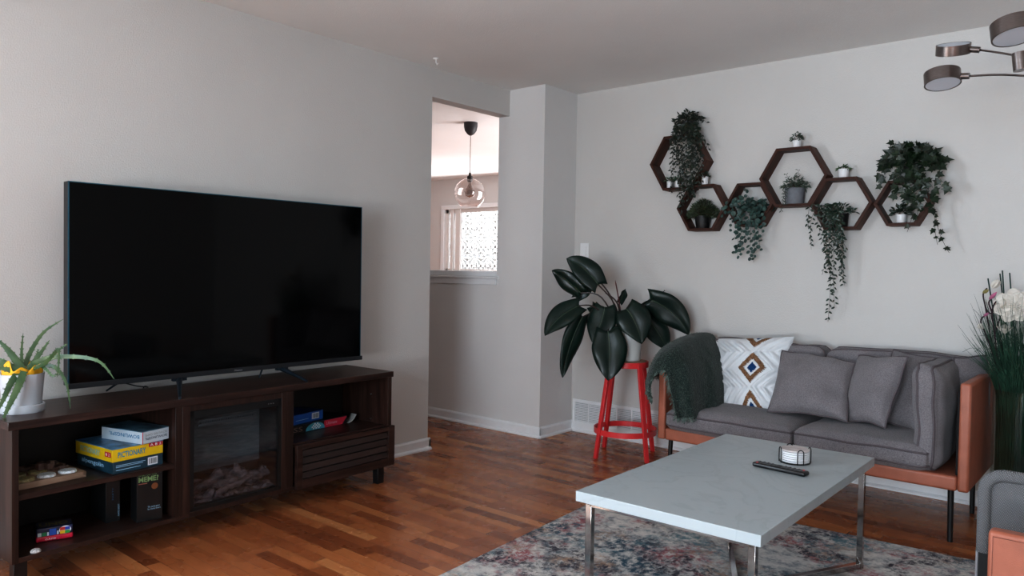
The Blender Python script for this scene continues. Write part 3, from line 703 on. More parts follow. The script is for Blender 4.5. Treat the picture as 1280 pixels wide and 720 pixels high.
patch(rt, 'pink_line', c+xd*.006+Z3*.155, xd, Z3, .034, .003, plain('pink_ink', (.35, .12, .09), rough=.5))
patch(rt, 'orange_sticker', c+xd*.056+Z3*.128, xd, Z3, .026, .026, plain('sticker_orange', (.17, .06, .02), rough=.5), .0006, 'disc')
lettering('The party game\nfor meme lovers', c+xd*.042+Z3*.045, xd, Z3, .050, .016, M_lblue, rt)
lettering('WHAT DO YOU', c+xd*.006+Z3*.187, xd, Z3, .07, .008, plain('green_ink', (.2, .32, .16)), rt)
rt, c, xd, yd = game_box('card_game_box', 'upright black box with a blue spine label, left of the green lettered box', (.33, .60), (.02, 1), .055, .16, .17, M_blk, M_blk, ZL)
lettering('GAME NIGHT', c+xd*.052+Z3*.02, Z3, -xd, .05, .006, M_lblue, rt); lettering('PARTY', c+xd*.030+Z3*.09, Z3, -xd, .05, .006, plain('blue_ink2', (.02, .12, .25)), rt)
q = V((.466, .305, ZL)); mb = MB(); mb.lathe([(0, 0), (.016, 0), (.018, .004), (.014, .010), (.006, .013), (0, .0135)], q, 24)
mb.build('small_token', plain('token_grey', (.55, .55, .55), rough=.5, var=.5, vscale=150), label='small pale round token at the front edge of the bottom shelf', cat='game token', origin=q)
# right bay
ZR = .3155
rt, c, xd, yd = game_box('board_game_box', 'long black and red chess box on the right console shelf', (.262, 1.40), (-.12, 1), .50, .20, .042, M_blk, M_blk, ZR)
lettering('CHESS', c+xd*.0+Z3*.008, xd, Z3, .19, .024, plain('bronze_ink', (.24, .16, .13), rough=.5), rt)
mb = MB(); F = frame(c+xd*.275+Z3*.002, xd, Z3)
mb.add([(.065*math.cos(i*PI/16), .038*math.sin(i*PI/16), .0006) for i in range(17)], [tuple(range(17))], 0, F)
for i in range(9):
    for j in range(4):
        if (i+j) % 2 == 0 and abs(i-4)*.25+j*.2 < 1.0:
            x = -.036+i*.009; z = .004+j*.0075; mb.add([(x, z, .001), (x+.009, z, .001), (x+.011, z+.0075, .001), (x+.002, z+.0075, .001)], [(0, 1, 2, 3)], 1, F)
mb.build('checker_print', [plain('cyan_ink', (.06, .33, .45), rough=.4), M_wink], rt, smooth=False)
mb = MB(); F = frame(c+xd*.335, xd, Z3); mb.add([(0, .001, .0005), (.13, .001, .0005), (.165, .041, .0005), (0, .041, .0005)], [(0, 1, 2, 3)], 0, F); mb.build('red_panel', M_rcard, rt, smooth=False)
lettering('Ultimate', c+xd*.35+Z3*.014, xd, Z3, .075, .016, plain('pale_pink_ink', (.7, .4, .5)), rt, shear=.3, depth_=.001)
rt, c, xd, yd = game_box('board_game_box', 'blue board game box lying on the chess box', (.272, 1.36), (-.22, 1), .40, .17, .050, M_blue, plain('blue_top', (.01, .05, .22), rough=.35, var=.6, vscale=10), ZR+.0425)
barcode(rt, c+xd*.315+Z3*.010, xd, Z3, .055, .032)
patch(rt, 'dark_patch', c+Z3*.002, xd, Z3, .16, .046, plain('dark_print', (.01, .03, .05), rough=.4)); lettering('sport!', c+xd*.06+Z3*.014, xd, Z3, .09, .02, plain('print_mix', (.45, .2, .15)), rt, shear=.2, depth_=.001)
patch(rt, 'blue_print', c+xd*.20+Z3*.018, xd, Z3, .09, .002, M_lblue)
c0_ = V((.18, 1.90, ZR)); mb = MB()
mb.grid(lambda u, v_: (c0_.x+.05*v_-.02, c0_.y+.055*u, ZR+.001+.040*(u**2.4)), 10, 3)
mb.build('paper_sheet', plain('paper', (.30, .30, .29), rough=.8), label='curled white paper sheet beside the chess box', cat='paper', origin=c0_, solid=.0008)

# ------------------------------------------------------------------ red stool
S0 = V((1.003, 3.46, 0)); sa = math.radians(23.5)
st = thing('stool', 'red metal stool with a round wooden seat, holding the big plant', 'stool', S0, sa)
def local(parent, name, mb, mat, **k): return mb.build(name, mat, parent, local=True, **k)
SZ = .60
local(st, 'seat', MB().lathe([(0, SZ-.005), (.122, SZ-.005), (.130, SZ-.002), (.130, SZ), (.122, SZ+.004), (0, SZ+.005)], n=48), wood('stool_seat_wood', ((.17, .10, .06), (.27, .17, .11), (.36, .24, .16)), 'X', rough=.5))
local(st, 'seat_rim', MB().lathe([(.124, SZ-.034), (.138, SZ-.034), (.138, SZ+.002), (.131, SZ+.002), (.131, SZ-.006), (.124, SZ-.006), (.124, SZ-.034)], n=48), M_red)
for sx in (-1, 1):
    for sy in (-1, 1):
        a = V((sx*.088, sy*.088, SZ-.006)); b_ = V((sx*.155, sy*.155, 0))
        mb = MB(); d = (b_-a).normalized(); w = V((sx, sy, 0)).normalized(); s2 = V((-w.y, w.x, 0))
        vs = []
        for p, k in ((a, .017), (b_, .015)):
            vs += [p+s2*k+w*k*.9, p-s2*k+w*k*.9, p-s2*k*.6-w*k*.6, p+s2*k*.6-w*k*.6]
        for i in range(4): vs[4+i].z = 0
        mb.add(vs, [(0, 1, 2, 3), (4, 7, 6, 5)]+[(i, 4+i, 4+(i+1) % 4, (i+1) % 4) for i in range(4)])
        local(st, 'leg', mb, M_red, bevel=.003)
local(st, 'foot_ring', MB().lathe([(.190, .145), (.198, .145), (.198, .178), (.190, .178), (.190, .145)], n=56), M_red)

# ------------------------------------------------------------------ big plant
pp = V((S0.x, S0.y, SZ+.0055))
ph = thing('potted_philodendron', 'large dark glossy leafed plant in a white pot on the red stool', 'potted plant', pp)
prof = [(0, 0), (.082, 0), (.086, .004)]
for i in range(9): prof += [(.088+i*.0012, .012+i*.022), (.0855+i*.0012, .020+i*.022)]
prof += [(.100, .215), (.094, .215), (.090, .19), (0, .19)]
mb = MB(); mb.lathe(prof, pp, 48); mb.build('pot', plain('pot_glaze', (.66, .66, .64), rough=.35), ph)
mb = MB(); mb.lathe([(0, .192), (.092, .192)], pp, 24); mb.build('soil', M_soil, ph)
M_phil = leafmat('philodendron_leaf', (.004, .014, .011), (.006, .020, .014), rough=.32, spec=.32, scale=6)
M_pst = plain('plant_stalk', (.035, .020, .018), rough=.4, var=.4)
M_rib = plain('leaf_rib', (.05, .085, .045), rough=.4)
DS = depth(pp)
def big_leaf(base, tip, W, db=0, dt=0, tilt=0, bend=(0, 0), stalk=None, edge=.0, fold=.16):
    W *= 1.12
    a = P(base[0], base[1], D=DS-db); b_ = P(tip[0], tip[1], D=DS-dt)
    mid = (a+b_)/2+P(640+bend[0], 360+bend[1], D=DS)-P(640, 360, D=DS)
    L_ = (b_-a).length; n = 16; mb = MB(); rb = MB()
    cen = []
    for i in range(n+1):
        t = i/n; cen.append((1-t)**2*a+2*t*(1-t)*mid+t*t*b_)
    k = 5; rows = []
    for i, c_ in enumerate(cen):
        t = i/n; d = (cen[min(i+1, n)]-cen[max(i-1, 0)]).normalized()
        view = (CAM-c_).normalized(); sd = d.cross(view).normalized(); nn = sd.cross(d).normalized()
        if nn.dot(view) < 0: nn = -nn
        R3 = Matrix.Rotation(tilt, 3, d); sd = R3 @ sd; nn = R3 @ nn
        w = W/2*(.60+.40*math.sin(PI/2*t/.32)) if t < .32 else W/2*max(0, math.cos(PI/2*(t-.32)/.68))**.80
        row = []
        for j in range(-k, k+1):
            q = j/k; wav = .009*math.sin(t*10+q*2+a.x*40)*abs(q)
            back = 0
            if t < .15: back = -(.12*L_)*(abs(q)**1.5)*(1-t/.15)     # heart-shaped lobes
            row.append(c_+sd*w*q+nn*(abs(q)*w*fold*2-abs(q)**2.5*w*edge+wav*.6)+d*back)
        rows.append(row)
    m_ = 2*k+1
    mb.add([q for r_ in rows for q in r_], [(i*m_+j, i*m_+j+1, (i+1)*m_+j+1, (i+1)*m_+j) for i in range(n) for j in range(m_-1)])
    lf = mb.build('leaf', M_phil, ph, angle=60, solid=.0015)
    rb.tube([c_+(CAM-c_).normalized()*.0015 for c_ in cen[:-1]], [.0022*(1-i/(n+2)) for i in range(n)], 6); rb.build('midrib', M_rib, lf)
    if stalk:
        s_ = [P(x, y, D=DS-dd) for x, y, dd in stalk]+[a]
        tb = MB(); tb.tube(cat_rom(s_, 6), [.006-.002*i/(6*(len(s_)-1)) for i in range(6*(len(s_)-1)+1)], 8); tb.build('stalk', M_pst, ph)
c_ = (776, 402)
root_ = (778, 418, 0)
big_leaf((748, 356), (708, 323), .15, .05, .02, .25, (2, -8), [root_, (768, 380, .03)], .3)
big_leaf((726, 366), (690, 338), .115, -.02, -.06, -.35, (-3, -6), [root_, (752, 372, 0)], .4)
big_leaf((724, 382), (681, 420), .135, .07, .12, .3, (-8, -6), [root_, (745, 385, .06)], .3)
big_leaf((728, 396), (703, 472), .120, .0, .04, -.5, (-6, -2), [root_, (748, 392, 0)], .4)
big_leaf((720, 372), (746, 352), .08, -.08, -.08, .3, (0, -4), None)
big_leaf((718, 412), (718, 444), .07, -.05, -.05, 1.0, (3, 0), None)
big_leaf((756, 384), (740, 428), .175, .06, .10, .35, (4, 2), [root_, (770, 392, .04)], .3)
big_leaf((760, 414), (760, 476), .195, .14, .20, -.1, (4, 2), [root_, (762, 412, .1)], .3)
big_leaf((783, 386), (802, 430), .195, .12, .18, -.2, (4, -6), [root_, (784, 396, .06)], .3)
big_leaf((740, 382), (764, 394), .10, 0, .0, .6, (0, 4), None)
big_leaf((774, 378), (782, 361), .055, -.04, -.05, .7, (1, -1), [root_, (774, 392, 0)])
big_leaf((802, 382), (831, 363), .065, .02, .02, 1.0, (2, 2), [root_, (798, 392, .02)])
big_leaf((812, 374), (861, 419), .165, .03, .06, .15, (10, -8), [root_, (800, 388, .02)], .3)
big_leaf((806, 394), (834, 438), .14, -.05, -.03, -.35, (8, 4), [root_, (796, 400, 0)], .3)
big_leaf((765, 400), (752, 420), .09, .0, .0, -.8, (0, 0), None)
tb = MB(); tb.tube(cat_rom([P(776, 412, D=DS), P(775, 385, D=DS), P(769, 350, D=DS)], 5), [.006]*5+[.004]*5+[.001], 8); tb.build('new_shoot', plain('red_shoot', (.09, .018, .02), rough=.4), ph)
for (x, y, xx, yy) in ((764, 372, 748, 350), (772, 380, 757, 366), (778, 396, 790, 376)):
    tb = MB(); tb.tube(cat_rom([P(778, 415, D=DS), P(x, y, D=DS-.02), P(xx, yy, D=DS-.03)], 6), .005, 8); tb.build('stalk', M_pst, ph)

# ------------------------------------------------------------------ sofa
SX0, SX1, SY0, SY1, SA = 1.440, 2.955, 3.09, 3.76, .71
so = thing('sofa', 'small grey cushioned sofa with orange leather panels and black legs', 'sofa', ((SX0+SX1)/2, (SY0+SY1)/2, 0))
def part(parent, name, mb, mat, **k): return mb.build(name, mat, parent, **k)
AT = .045
part(so, 'arm_panel', MB().box(SX0, SX0+AT, SY0, SY1, .235, SA), M_leather, bevel=.012, seg=4)
part(so, 'arm_panel', MB().box(SX1-AT, SX1, SY0, SY1, .235, SA), M_leather, bevel=.012, seg=4)
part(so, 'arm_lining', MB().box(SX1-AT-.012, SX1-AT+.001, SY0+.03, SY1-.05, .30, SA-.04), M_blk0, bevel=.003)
part(so, 'back_panel', MB().box(SX0+AT, SX1-AT, SY1-.045, SY1, .235, SA), M_leather, bevel=.012, seg=4)
part(so, 'seat_frame', MB().box(SX0+AT, SX1-AT, SY0, SY1-.045, .235, .300), M_leather, bevel=.012, seg=4)
for x in (SX0+.06, SX1-.075):
    for y in (SY0+.05, SY1-.09):
        mb = MB(); mb.tube([(x, y, .24), (x-.004 if x < 2 else x+.004, y-.01, 0)], [.013, .011], 12); part(so, 'leg', mb, M_blackm)
def rbox(mb, x0, x1, y0, y1, z0, z1, bulge=(0, 0, .03), rad=.03, n=22, seed=0, wr=.004, mi=0):
    """a soft cushion: subdivided box with rounded edges and swollen faces"""
    cx_, cy_, cz_ = (x0+x1)/2, (y0+y1)/2, (z0+z1)/2; hx, hy, hz = (x1-x0)/2, (y1-y0)/2, (z1-z0)/2
    def mp(a, b_, c_):
        p = V((a*hx, b_*hy, c_*hz)); inn = V((max(-hx+rad, min(hx-rad, p.x)), max(-hy+rad, min(hy-rad, p.y)), max(-hz+rad, min(hz-rad, p.z))))
        d = p-inn
        if d.length > 1e-9: p = inn+d.normalized()*min(rad, max(abs(d.x), abs(d.y), abs(d.z)))
        p.x += (1 if a > 0 else -1)*bulge[0]*(1-b_*b_)*(1-c_*c_)*abs(a)
        p.y += (1 if b_ > 0 else -1)*bulge[1]*(1-a*a)*(1-c_*c_)*abs(b_)
        p.z += (1 if c_ > 0 else -1)*bulge[2]*((1-a*a)*(1-b_*b_))**.6*abs(c_)
        q = p*7+V((seed*3.7, seed, 0)); p += V((noise.noise(q), noise.noise(q+V((9, 0, 0))), noise.noise(q+V((0, 9, 0)))))*wr
        return p+V((cx_, cy_, cz_))
    for ax in range(3):
        for sg in (-1, 1):
            def fn(u, v_, ax=ax, sg=sg):
                a = u*2-1; b_ = v_*2-1
                a = math.copysign(abs(a)**.8, a); b_ = math.copysign(abs(b_)**.8, b_)
                t = [0, 0, 0]; t[ax] = sg; t[(ax+1) % 3] = a if sg > 0 else b_; t[(ax+2) % 3] = b_ if sg > 0 else a
                return mp(*t)
            mb.grid(fn, n, n, mi)
    return mp
def pipe_loop(mp, ax, c, r=.005, n=20):
    pts = []
    for (a0, b0, a1, b1) in ((-1, -1, 1, -1), (1, -1, 1, 1), (1, 1, -1, 1), (-1, 1, -1, -1)):
        for i in range(n):
            t = i/n; a = a0+(a1-a0)*t; b_ = b0+(b1-b0)*t
            q = [0, 0, 0]; q[ax] = c; q[(ax+1) % 3] = a; q[(ax+2) % 3] = b_
            pts.append(mp(*q))
    return MB().tube(pts, r, 6, closed=True)
for i, (x0, x1) in enumerate(((SX0+AT+.01, 2.195), (2.20, 2.80))):
    mb = MB(); mp = rbox(mb, x0, x1, SY0-.02, SY1-.12, .302, .405, (0, .006, .030), .035, seed=i, wr=.006)
    cu1 = part(so, 'seat_cushion', mb, M_grey, angle=60)
    pipe_loop(mp, 2, .62, .0055).build('piping', M_pipe, cu1); pipe_loop(mp, 2, -.62, .0055).build('piping', M_pipe, cu1)
for i, (x0, x1) in enumerate(((SX0+AT+.005, 2.185), (2.19, SX1-AT-.01))):
    mb = MB(); mp = rbox(mb, x0, x1, SY1-.21, SY1-.05, .40, .765, (0, .02, .012), .04, seed=4+i, wr=.012)
    cu1 = part(so, 'back_cushion', mb, M_grey, angle=60)
    pipe_loop(mp, 1, -.6, .0055).build('piping', M_pipe, cu1); pipe_loop(mp, 1, .6, .0055).build('piping', M_pipe, cu1)
# side cushion slumped against the right arm
mb = MB(); mp = rbox(mb, 2.715, 2.835, SY0+.01, SY1-.23, .300, .770, (.014, .01, .012), .050, seed=9, wr=.016)
for v in mb.v: v.x += -.02*(v.z-.3)/.45*0+.02*math.sin((v.z-.3)*7)*.5
cu1 = part(so, 'side_cushion', mb, M_grey, angle=60)
for cc in (-.55, .55):
    pb = pipe_loop(mp, 0, cc, .006)
    for v in pb.v: v.x += .01*math.sin((v.z-.3)*7)
    pb.build('piping', M_pipe, cu1)

# ------------------------------------------------------------------ pillows
def pillow(name, label, BL, BR, TR, TL, T, mat, pipe=True, seed=0, pinch=.055, wr=.008, pat=None, n=34, group=None, dents=()):
    BL, BR, TR, TL = map(V, (BL, BR, TR, TL)); cen = (BL+BR+TR+TL)/4
    nn = (BR-BL).cross(TL-BL).normalized()
    if nn.dot(CAM-cen) < 0: nn = -nn
    def pos(u, v_, side):
        a = u*2-1; b_ = v_*2-1
        a2 = a*(1-pinch*(1-b_*b_)); b2 = b_*(1-pinch*(1-a*a))
        uu = (a2+1)/2; vv = (b2+1)/2
        p = BL*(1-uu)*(1-vv)+BR*uu*(1-vv)+TR*uu*vv+TL*(1-uu)*vv
        th = T/2*(max(0, (1-a**2)*(1-b_**2)))**.42
        q = p*9+V((seed*5, seed*2, 0)); ed = min(1, 4*(1-max(abs(a), abs(b_))))
        th *= 1+.10*noise.noise(q)
        for (du, dv, dr, dd) in dents: th -= dd*math.exp(-(((a-du)**2+(b_-dv)**2)/dr**2))
        p = p+nn*side*th
        p += nn*noise.noise(q*1.7)*wr*.5+V((0, 0, 1))*noise.noise(q+V((4, 4, 4)))*wr
        # radial wrinkles near the corners
        p += nn*side*ed*.0025*math.sin(math.atan2(b_, a)*26+seed)*(abs(a)*abs(b_))
        if pat and side > 0: p += nn*pat(a, b_)[1]*ed
        return p
    rt = thing(name, label, 'pillow', cen+V((0, 0, -(TL-BL).length/2)), 0, group)
    mb = MB()
    mb.grid(lambda u, v_: pos(u, v_, 1), n, n, 0, (lambda u, v_: pat(u*2-1, v_*2-1)[0]) if pat else None)
    mb.grid(lambda u, v_: pos(v_, u, -1), n, n, 0)
    mb.build('cover', mat, rt, angle=60)
    if pipe:
        pts = []
        for (a0, b0, a1, b1) in ((0, 0, 1, 0), (1, 0, 1, 1), (1, 1, 0, 1), (0, 1, 0, 0)):
            for i in range(18): t = i/18; pts.append(pos(a0+(a1-a0)*t, b0+(b1-b0)*t, 1))
        MB().tube(pts, .0055, 6, closed=True).build('piping', M_pipe, rt)
    return rt
# white tufted pillow with raised zigzags and diamonds
def tri(x): return abs((x % 1)*2-1)
def tuft(a, b_):
    h = 0
    jit = noise.noise(V((a*26, b_*26, 1)))*.05
    for cy_ in (-1.02, .04, 1.06):
        d = abs(a-.22)/.40+abs(b_-cy_)/.44+jit
        if d < .36: return (2, .004)
        if .60 < d < 1.0: return (1, .011+noise.noise(V((a*60, b_*60, 3)))*.007)
    for cy_ in (-.5, .5):
        for cx_ in (-1.0, 1.2):
            d = abs(a-cx_)/.20+abs(b_-cy_)/.2+jit
            if d < .9: return (2, .004)
    k = 1-abs(abs(b_)-.5)*2
    for off in (0, -.30, -.56):
        for tgt in (-.50+.55*k+off, .86-.55*k-off):
            e = abs(a-tgt)
            if e < .085: h = max(h, .015*(1-(e/.085)**2)**.5+noise.noise(V((a*50, b_*50, 7)))*.005)
    h += noise.noise(V((a*45, b_*45, 11)))*.002
    return (0, h)
M_ptuft = plain('white_tufted_cotton', (.70, .72, .74), rough=.95, spec=.1, bump=.5, bscale=300, var=.04)
M_pbr = plain('brown_tuft', (.21, .115, .065), rough=1, spec=.1, var=.5, vscale=120)
M_pbl = plain('blue_tuft', (.012, .055, .16), rough=1, spec=.1, var=.4, vscale=120)
pillow('throw_pillow', 'white tufted pillow with brown and blue diamonds', P(903, 514, y=3.40), P(968, 512, y=3.40), P(993, 421, y=3.60), P(891, 424, y=3.60), .15, [M_ptuft, M_pbr, M_pbl], False, 1, .03, .004, tuft, 110)
pillow('throw_pillow', 'plain grey pillow with a crease, beside the white tufted pillow', P(960, 514, y=3.28), P(1059, 526, y=3.25), P(1069, 451, y=3.44), P(978, 437, y=3.46), .18, M_grey, True, 2, .06, .016, dents=((.7, -.1, .3, .03), (-.35, .75, .22, .02)))
pillow('throw_pillow', 'upright grey piped pillow in the middle of the right seat', P(1054, 525, y=3.34), P(1106, 535, y=3.22), P(1135, 446, y=3.34), P(1074, 444, y=3.50), .15, M_grey, True, 3, .05, .014)
pillow('throw_pillow', 'tall grey pillow leaning between the piped pillow and side cushion', P(1090, 525, y=3.40), P(1160, 546, y=3.36), P(1205, 452, y=3.52), P(1117, 437, y=3.58), .14, M_grey, True, 5, .05, .016)
pillow('throw_pillow', 'slumped grey pillow peeking over the right arm corner', P(1195, 520, y=3.45), P(1236, 512, y=3.58), P(1233, 444, y=3.62), P(1192, 446, y=3.50), .12, M_grey, True, 6, .04, .012)

# ------------------------------------------------------------------ throw blanket
tb_ = thing('throw_blanket', 'dark green fringed throw blanket draped over the left sofa arm', 'blanket', (1.5, 3.4, .45))
net = [
    [P(815, 499, y=3.0), P(813, 484, y=3.0), P(820, 466, y=3.0), P(832, 464, y=3.0), P(838, 486, y=3.0), P(846, 522, y=3.0)],
    [P(808, 487, y=3.07), P(811, 466, y=3.07), P(824, 440, y=3.08), P(846, 436, y=3.08), P(858, 472, y=3.06), P(866, 521, y=3.05)],
    [P(810, 472, y=3.36), P(822, 444, y=3.40), P(845, 425, y=3.42), P(874, 421, y=3.42), P(884, 460, y=3.28), P(888, 509, y=3.22)],
    [P(828, 470, y=3.66), P(838, 440, y=3.66), P(862, 420, y=3.66), P(892, 420, y=3.62), P(902, 460, y=3.44), P(905, 511, y=3.34)]]
rowsN = [cat_rom(r_, 12) for r_ in net]; m_ = len(rowsN[0])
cols = [cat_rom([rowsN[i][j] for i in range(4)], 14) for j in range(m_)]
def blp(u, v_):
    x = u*(m_-1); j = min(int(x), m_-2); fx = x-j; y = v_*(len(cols[0])-1); i = min(int(y), len(cols[0])-2); fy = y-i
    return cols[j][i].lerp(cols[j+1][i], fx).lerp(cols[j][i+1].lerp(cols[j+1][i+1], fx), fy)
def bl(u, v_):
    p = blp(u, v_)
    hang = max(0, abs(u-.45)-.12)*2.2
    p = p+(CAM-p).normalized()*(.022*math.sin(v_*15+u*3)*hang+.01*noise.noise(p*14)+.004*noise.noise(p*60))
    return p
random.seed(11)
mb = MB(); mb.grid(bl, 120, 110)
def blanket_mat():
    m, nt, b = nm('green_boucle'); L = nt.links
    tc = N(nt, 'ShaderNodeTexCoord'); no = S(N(nt, 'ShaderNodeTexNoise'), Scale=260.0, Detail=3.0, Roughness=.7); L.new(tc.outputs['Object'], no.inputs['Vector'])
    r = ramp(nt, [(.35, (.005, .010, .010)), (.52, (.022, .036, .031)), (.70, (.10, .13, .115))]); L.new(no.outputs[0], r.inputs[0]); L.new(r.outputs[0], b.inputs['Base Color'])
    n2 = S(N(nt, 'ShaderNodeTexNoise'), Scale=130.0, Detail=3.0); L.new(tc.outputs['Object'], n2.inputs['Vector'])
    bp = S(N(nt, 'ShaderNodeBump'), Strength=1.0, Distance=.008); L.new(n2.outputs[0], bp.inputs['Height']); L.new(bp.outputs[0], b.inputs['Normal'])
    b.inputs['Roughness'].default_value = 1; b.inputs['Specular IOR Level'].default_value = .05; b.inputs['Sheen Weight'].default_value = .2
    return m
M_blk2 = blanket_mat()
mb.build('blanket_cloth', M_blk2, tb_, angle=80, solid=.008)
mb = MB()
for i in range(15000):
    u, v_ = rnd(0, 1), rnd(0, 1); p = bl(u, v_); d = ((CAM-p).normalized()+rv()*1.3).normalized(); s_ = rv().cross(d).normalized()*.0017; L_ = rnd(.006, .014)
    mb.add([p-s_, p+s_, p+d*L_+rv()*.002], [(0, 1, 2)])
for i in range(110):
    v_ = i/109
    for u, sgn in ((0, 1), (1, 1)):
        if u == 1 and v_ > .55 : continue
        p = bl(u, v_); q = p+V((rnd(-.006, .006), rnd(-.006, .006), -rnd(.018, .035)))
        mb.tube([p, p.lerp(q, .5)+rv()*.003, q], [.0018, .0015, .001], 4)
for i in range(130):
    u = i/129; p = bl(u, 0); q = p+V((rnd(-.02, 0), rnd(-.02, 0), -rnd(.012, .03))); mb.tube([p, p.lerp(q, .5)+rv()*.004, q], [.0018, .0015, .001], 4)
fz = mb.build('fringe', plain('green_yarn', (.12, .16, .14), rough=1, spec=.05, var=.85, vscale=60), tb_); fz['kind'] = 'stuff'

# ------------------------------------------------------------------ coffee table
tc0 = V((2.418, 1.946, 0)); tr_ = math.radians(.9)
tab = thing('coffee_table', 'rectangular white marble top coffee table on chrome legs', 'coffee table', tc0, tr_)
hw, hl, TZ = .309, .588, .452
local(tab, 'tabletop', MB().box(-hw, hw, -hl, hl, TZ-.034, TZ), marble_mat(), bevel=.0015)
for sx in (-1, 1):
    for sy in (-1, 1):
        x = sx*(hw-.035); y = sy*(hl-.035)
        local(tab, 'leg', MB().box(x-.011, x+.011, y-.011, y+.011, .011, TZ-.034), M_chrome, bevel=.001)
a = math.atan2(hl-.035, hw-.035); dl = math.hypot(hl-.035, hw-.035)
for k, s_ in enumerate((1, -1)):
    mb = MB(); mb.box(-dl-.01, dl+.01, -.011, .011, .012+.0*k, .034, 0, Matrix.Rotation(a*s_, 4, 'Z')); local(tab, 'cross_bar', mb, M_chrome, bevel=.001)
local(tab, 'top_frame', MB().box(-hw+.03, hw-.03, -hl+.024, -hl+.046, TZ-.05, TZ-.034).box(-hw+.03, hw-.03, hl-.046, hl-.024, TZ-.05, TZ-.034).box(-hw+.024, -hw+.046, -hl+.03, hl-.03, TZ-.05, TZ-.034).box(hw-.046, hw-.024, -hl+.03, hl-.03, TZ-.05, TZ-.034), M_chrome, bevel=.001)
# rug
ra = math.radians(4.4)
rg = V((2.60, 1.18, 0)); RM = Matrix.Rotation(ra, 4, 'Z')
# top-left corner anchored
corner = V((1.397, 2.80, 0)); rw, rl = 2.45, 3.4
cen = corner + RM.to_3x3() @ V((rw/2, -rl/2, 0))
rug = thing('area_rug', 'faded abstract rug in grey, blue and rose under the coffee table', 'rug', cen, ra)
local(rug, 'rug_pile', MB().box(-rw/2, rw/2, -rl/2, rl/2, .0005, .010), rug_mat(), bevel=.003)
# remote
pa = P(943, 579, z=TZ+.008); pb = P(1009, 593, z=TZ+.008); d = (pb-pa); L_ = d.length
rc = (pa+pb)/2; rc.z = TZ
rem = thing('remote_control', 'long black remote control lying on the white coffee table', 'remote control', rc, math.atan2(d.y, d.x))
rl_ = L_/2
local(rem, 'remote_body', MB().box(-rl_, rl_, -.021, .021, .0005, .017), M_black, bevel=.007, seg=4)
mb = MB(); rbm = MB()
for i in range(11):
    for j in range(3):
        x = -rl_+.018+i*(2*rl_-.036)/10; y = (j-1)*.0115
        if i in (4, 5) and j != 1: continue
        (rbm if (i, j) in ((0, 0), (10, 2)) else mb).lathe([(.0, .0185), (.0036, .0185), (.004, .0165)][::-1], (x, y, 0), 10)
mb.lathe([(.013, .0165), (.013, .018), (.009, .0185), (0, .0185)], (-rl_+.018+4.5*(2*rl_-.036)/10, 0, 0), 20)
local(rem, 'buttons', mb, plain('button_grey', (.05, .05, .055), rough=.5)); local(rem, 'power_button', rbm, M_red)
# coasters and holder
cc = P(994, 581, z=TZ); cc = P(993.5, 577.5, z=TZ)
R5 = .052
hold = thing('coaster_holder', 'black wire holder around the white coasters on the coffee table', 'coaster holder', cc)
for i in range(6):
    p = cc+V((0, 0, .0045+i*.0082)); mb = MB(); mb.lathe([(0, 0), (R5-.003, 0), (R5, .0012), (R5, .0058), (R5-.001, .007), (0, .007)], p, 48)
    mb.build('coaster', [plain('coaster_white', (.70, .70, .71), rough=.5), ][0] if i < 5 else plain('coaster_top', (.52, .47, .46), rough=.5, var=.18, vscale=30),
             label=['white round coaster at the very bottom of the stack', 'white round coaster second from the bottom of the stack', 'white round coaster third from the bottom of the stack', 'white round coaster third from the top of the stack', 'white round coaster directly under the top one', 'white marbled round coaster on top of the stack'][i], cat='coaster', group='stacked round coasters in the wire holder', origin=p)
mb = MB(); mb.tube([cc+V(((R5+.003)*math.cos(t*PI/20), (R5+.003)*math.sin(t*PI/20), .0025)) for t in range(40)], .0018, 8, closed=True); mb.build('base_ring', M_blackm, hold)
va = math.atan2(-cf.y, -cf.x)
for k in range(4):
    an = va+k*PI/2; rr = R5+.0045
    e_ = V((math.cos(an), math.sin(an), 0)); t_ = V((-e_.y, e_.x, 0)); w = .0115; zt = .050
    pts = [cc+e_*rr-t_*w+V((0, 0, .001)), cc+e_*rr-t_*w+V((0, 0, zt-.004))]
    pts += [cc+e_*rr+t_*w*math.sin(q)+V((0, 0, zt-.004+w*math.cos(q))) for q in [(-PI/2)+PI*j/8 for j in range(9)]]
    pts += [cc+e_*rr+t_*w+V((0, 0, .001))]
    MB().tube(pts, .0018, 8).build('wire_loop', M_blackm, hold)

# ------------------------------------------------------------------ hexagon shelves
HY0 = YB-.105; HYF = HY0
def hexs(cx_, cy_, wpx, label):
    a = P(cx_-wpx/2, cy_, y=HYF); b_ = P(cx_+wpx/2, cy_, y=HYF); R6 = (b_.x-a.x)/2; c = (a+b_)/2
    rt = thing('hexagon_shelf', label, 'wall shelf', (c.x, YB, c.z-R6*.866), 0, 'wooden hexagon shelves on the back wall')
    tk = .016
    for k in range(6):
        a0, a1 = k*PI/3, (k+1)*PI/3; Ri = R6-tk/.866
        q = [(R6*math.cos(a0), R6*math.sin(a0)), (R6*math.cos(a1), R6*math.sin(a1)), (Ri*math.cos(a1), Ri*math.sin(a1)), (Ri*math.cos(a0), Ri*math.sin(a0))]
        # board modelled along its own x axis so the grain follows it
        am = (a0+a1)/2; ctr = V((math.cos(am), 0, math.sin(am)))*(R6*.866-tk/2)
        F = Matrix.Translation(V((c.x, 0, c.z))+ctr)
        T3 = Matrix.Rotation(-(am-PI/2)+0, 4, 'Y')
        M4 = Matrix.Translation((c.x, 0, c.z)) @ Matrix.Translation(ctr) @ T3
        mb = MB(); mb.prism([(c.x+x, c.z+z) for x, z in q], 'y', HYF, YB-.001)
        me = MB(); me.f = mb.f; me.m = mb.m; me.v = [M4.inverted() @ p for p in mb.v]
        o = me.build('board', M_hex[0], rt, local=True, bevel=.0012)
        o.matrix_local = WM[rt.name].inverted() @ M4
    return c, R6
HX = {}
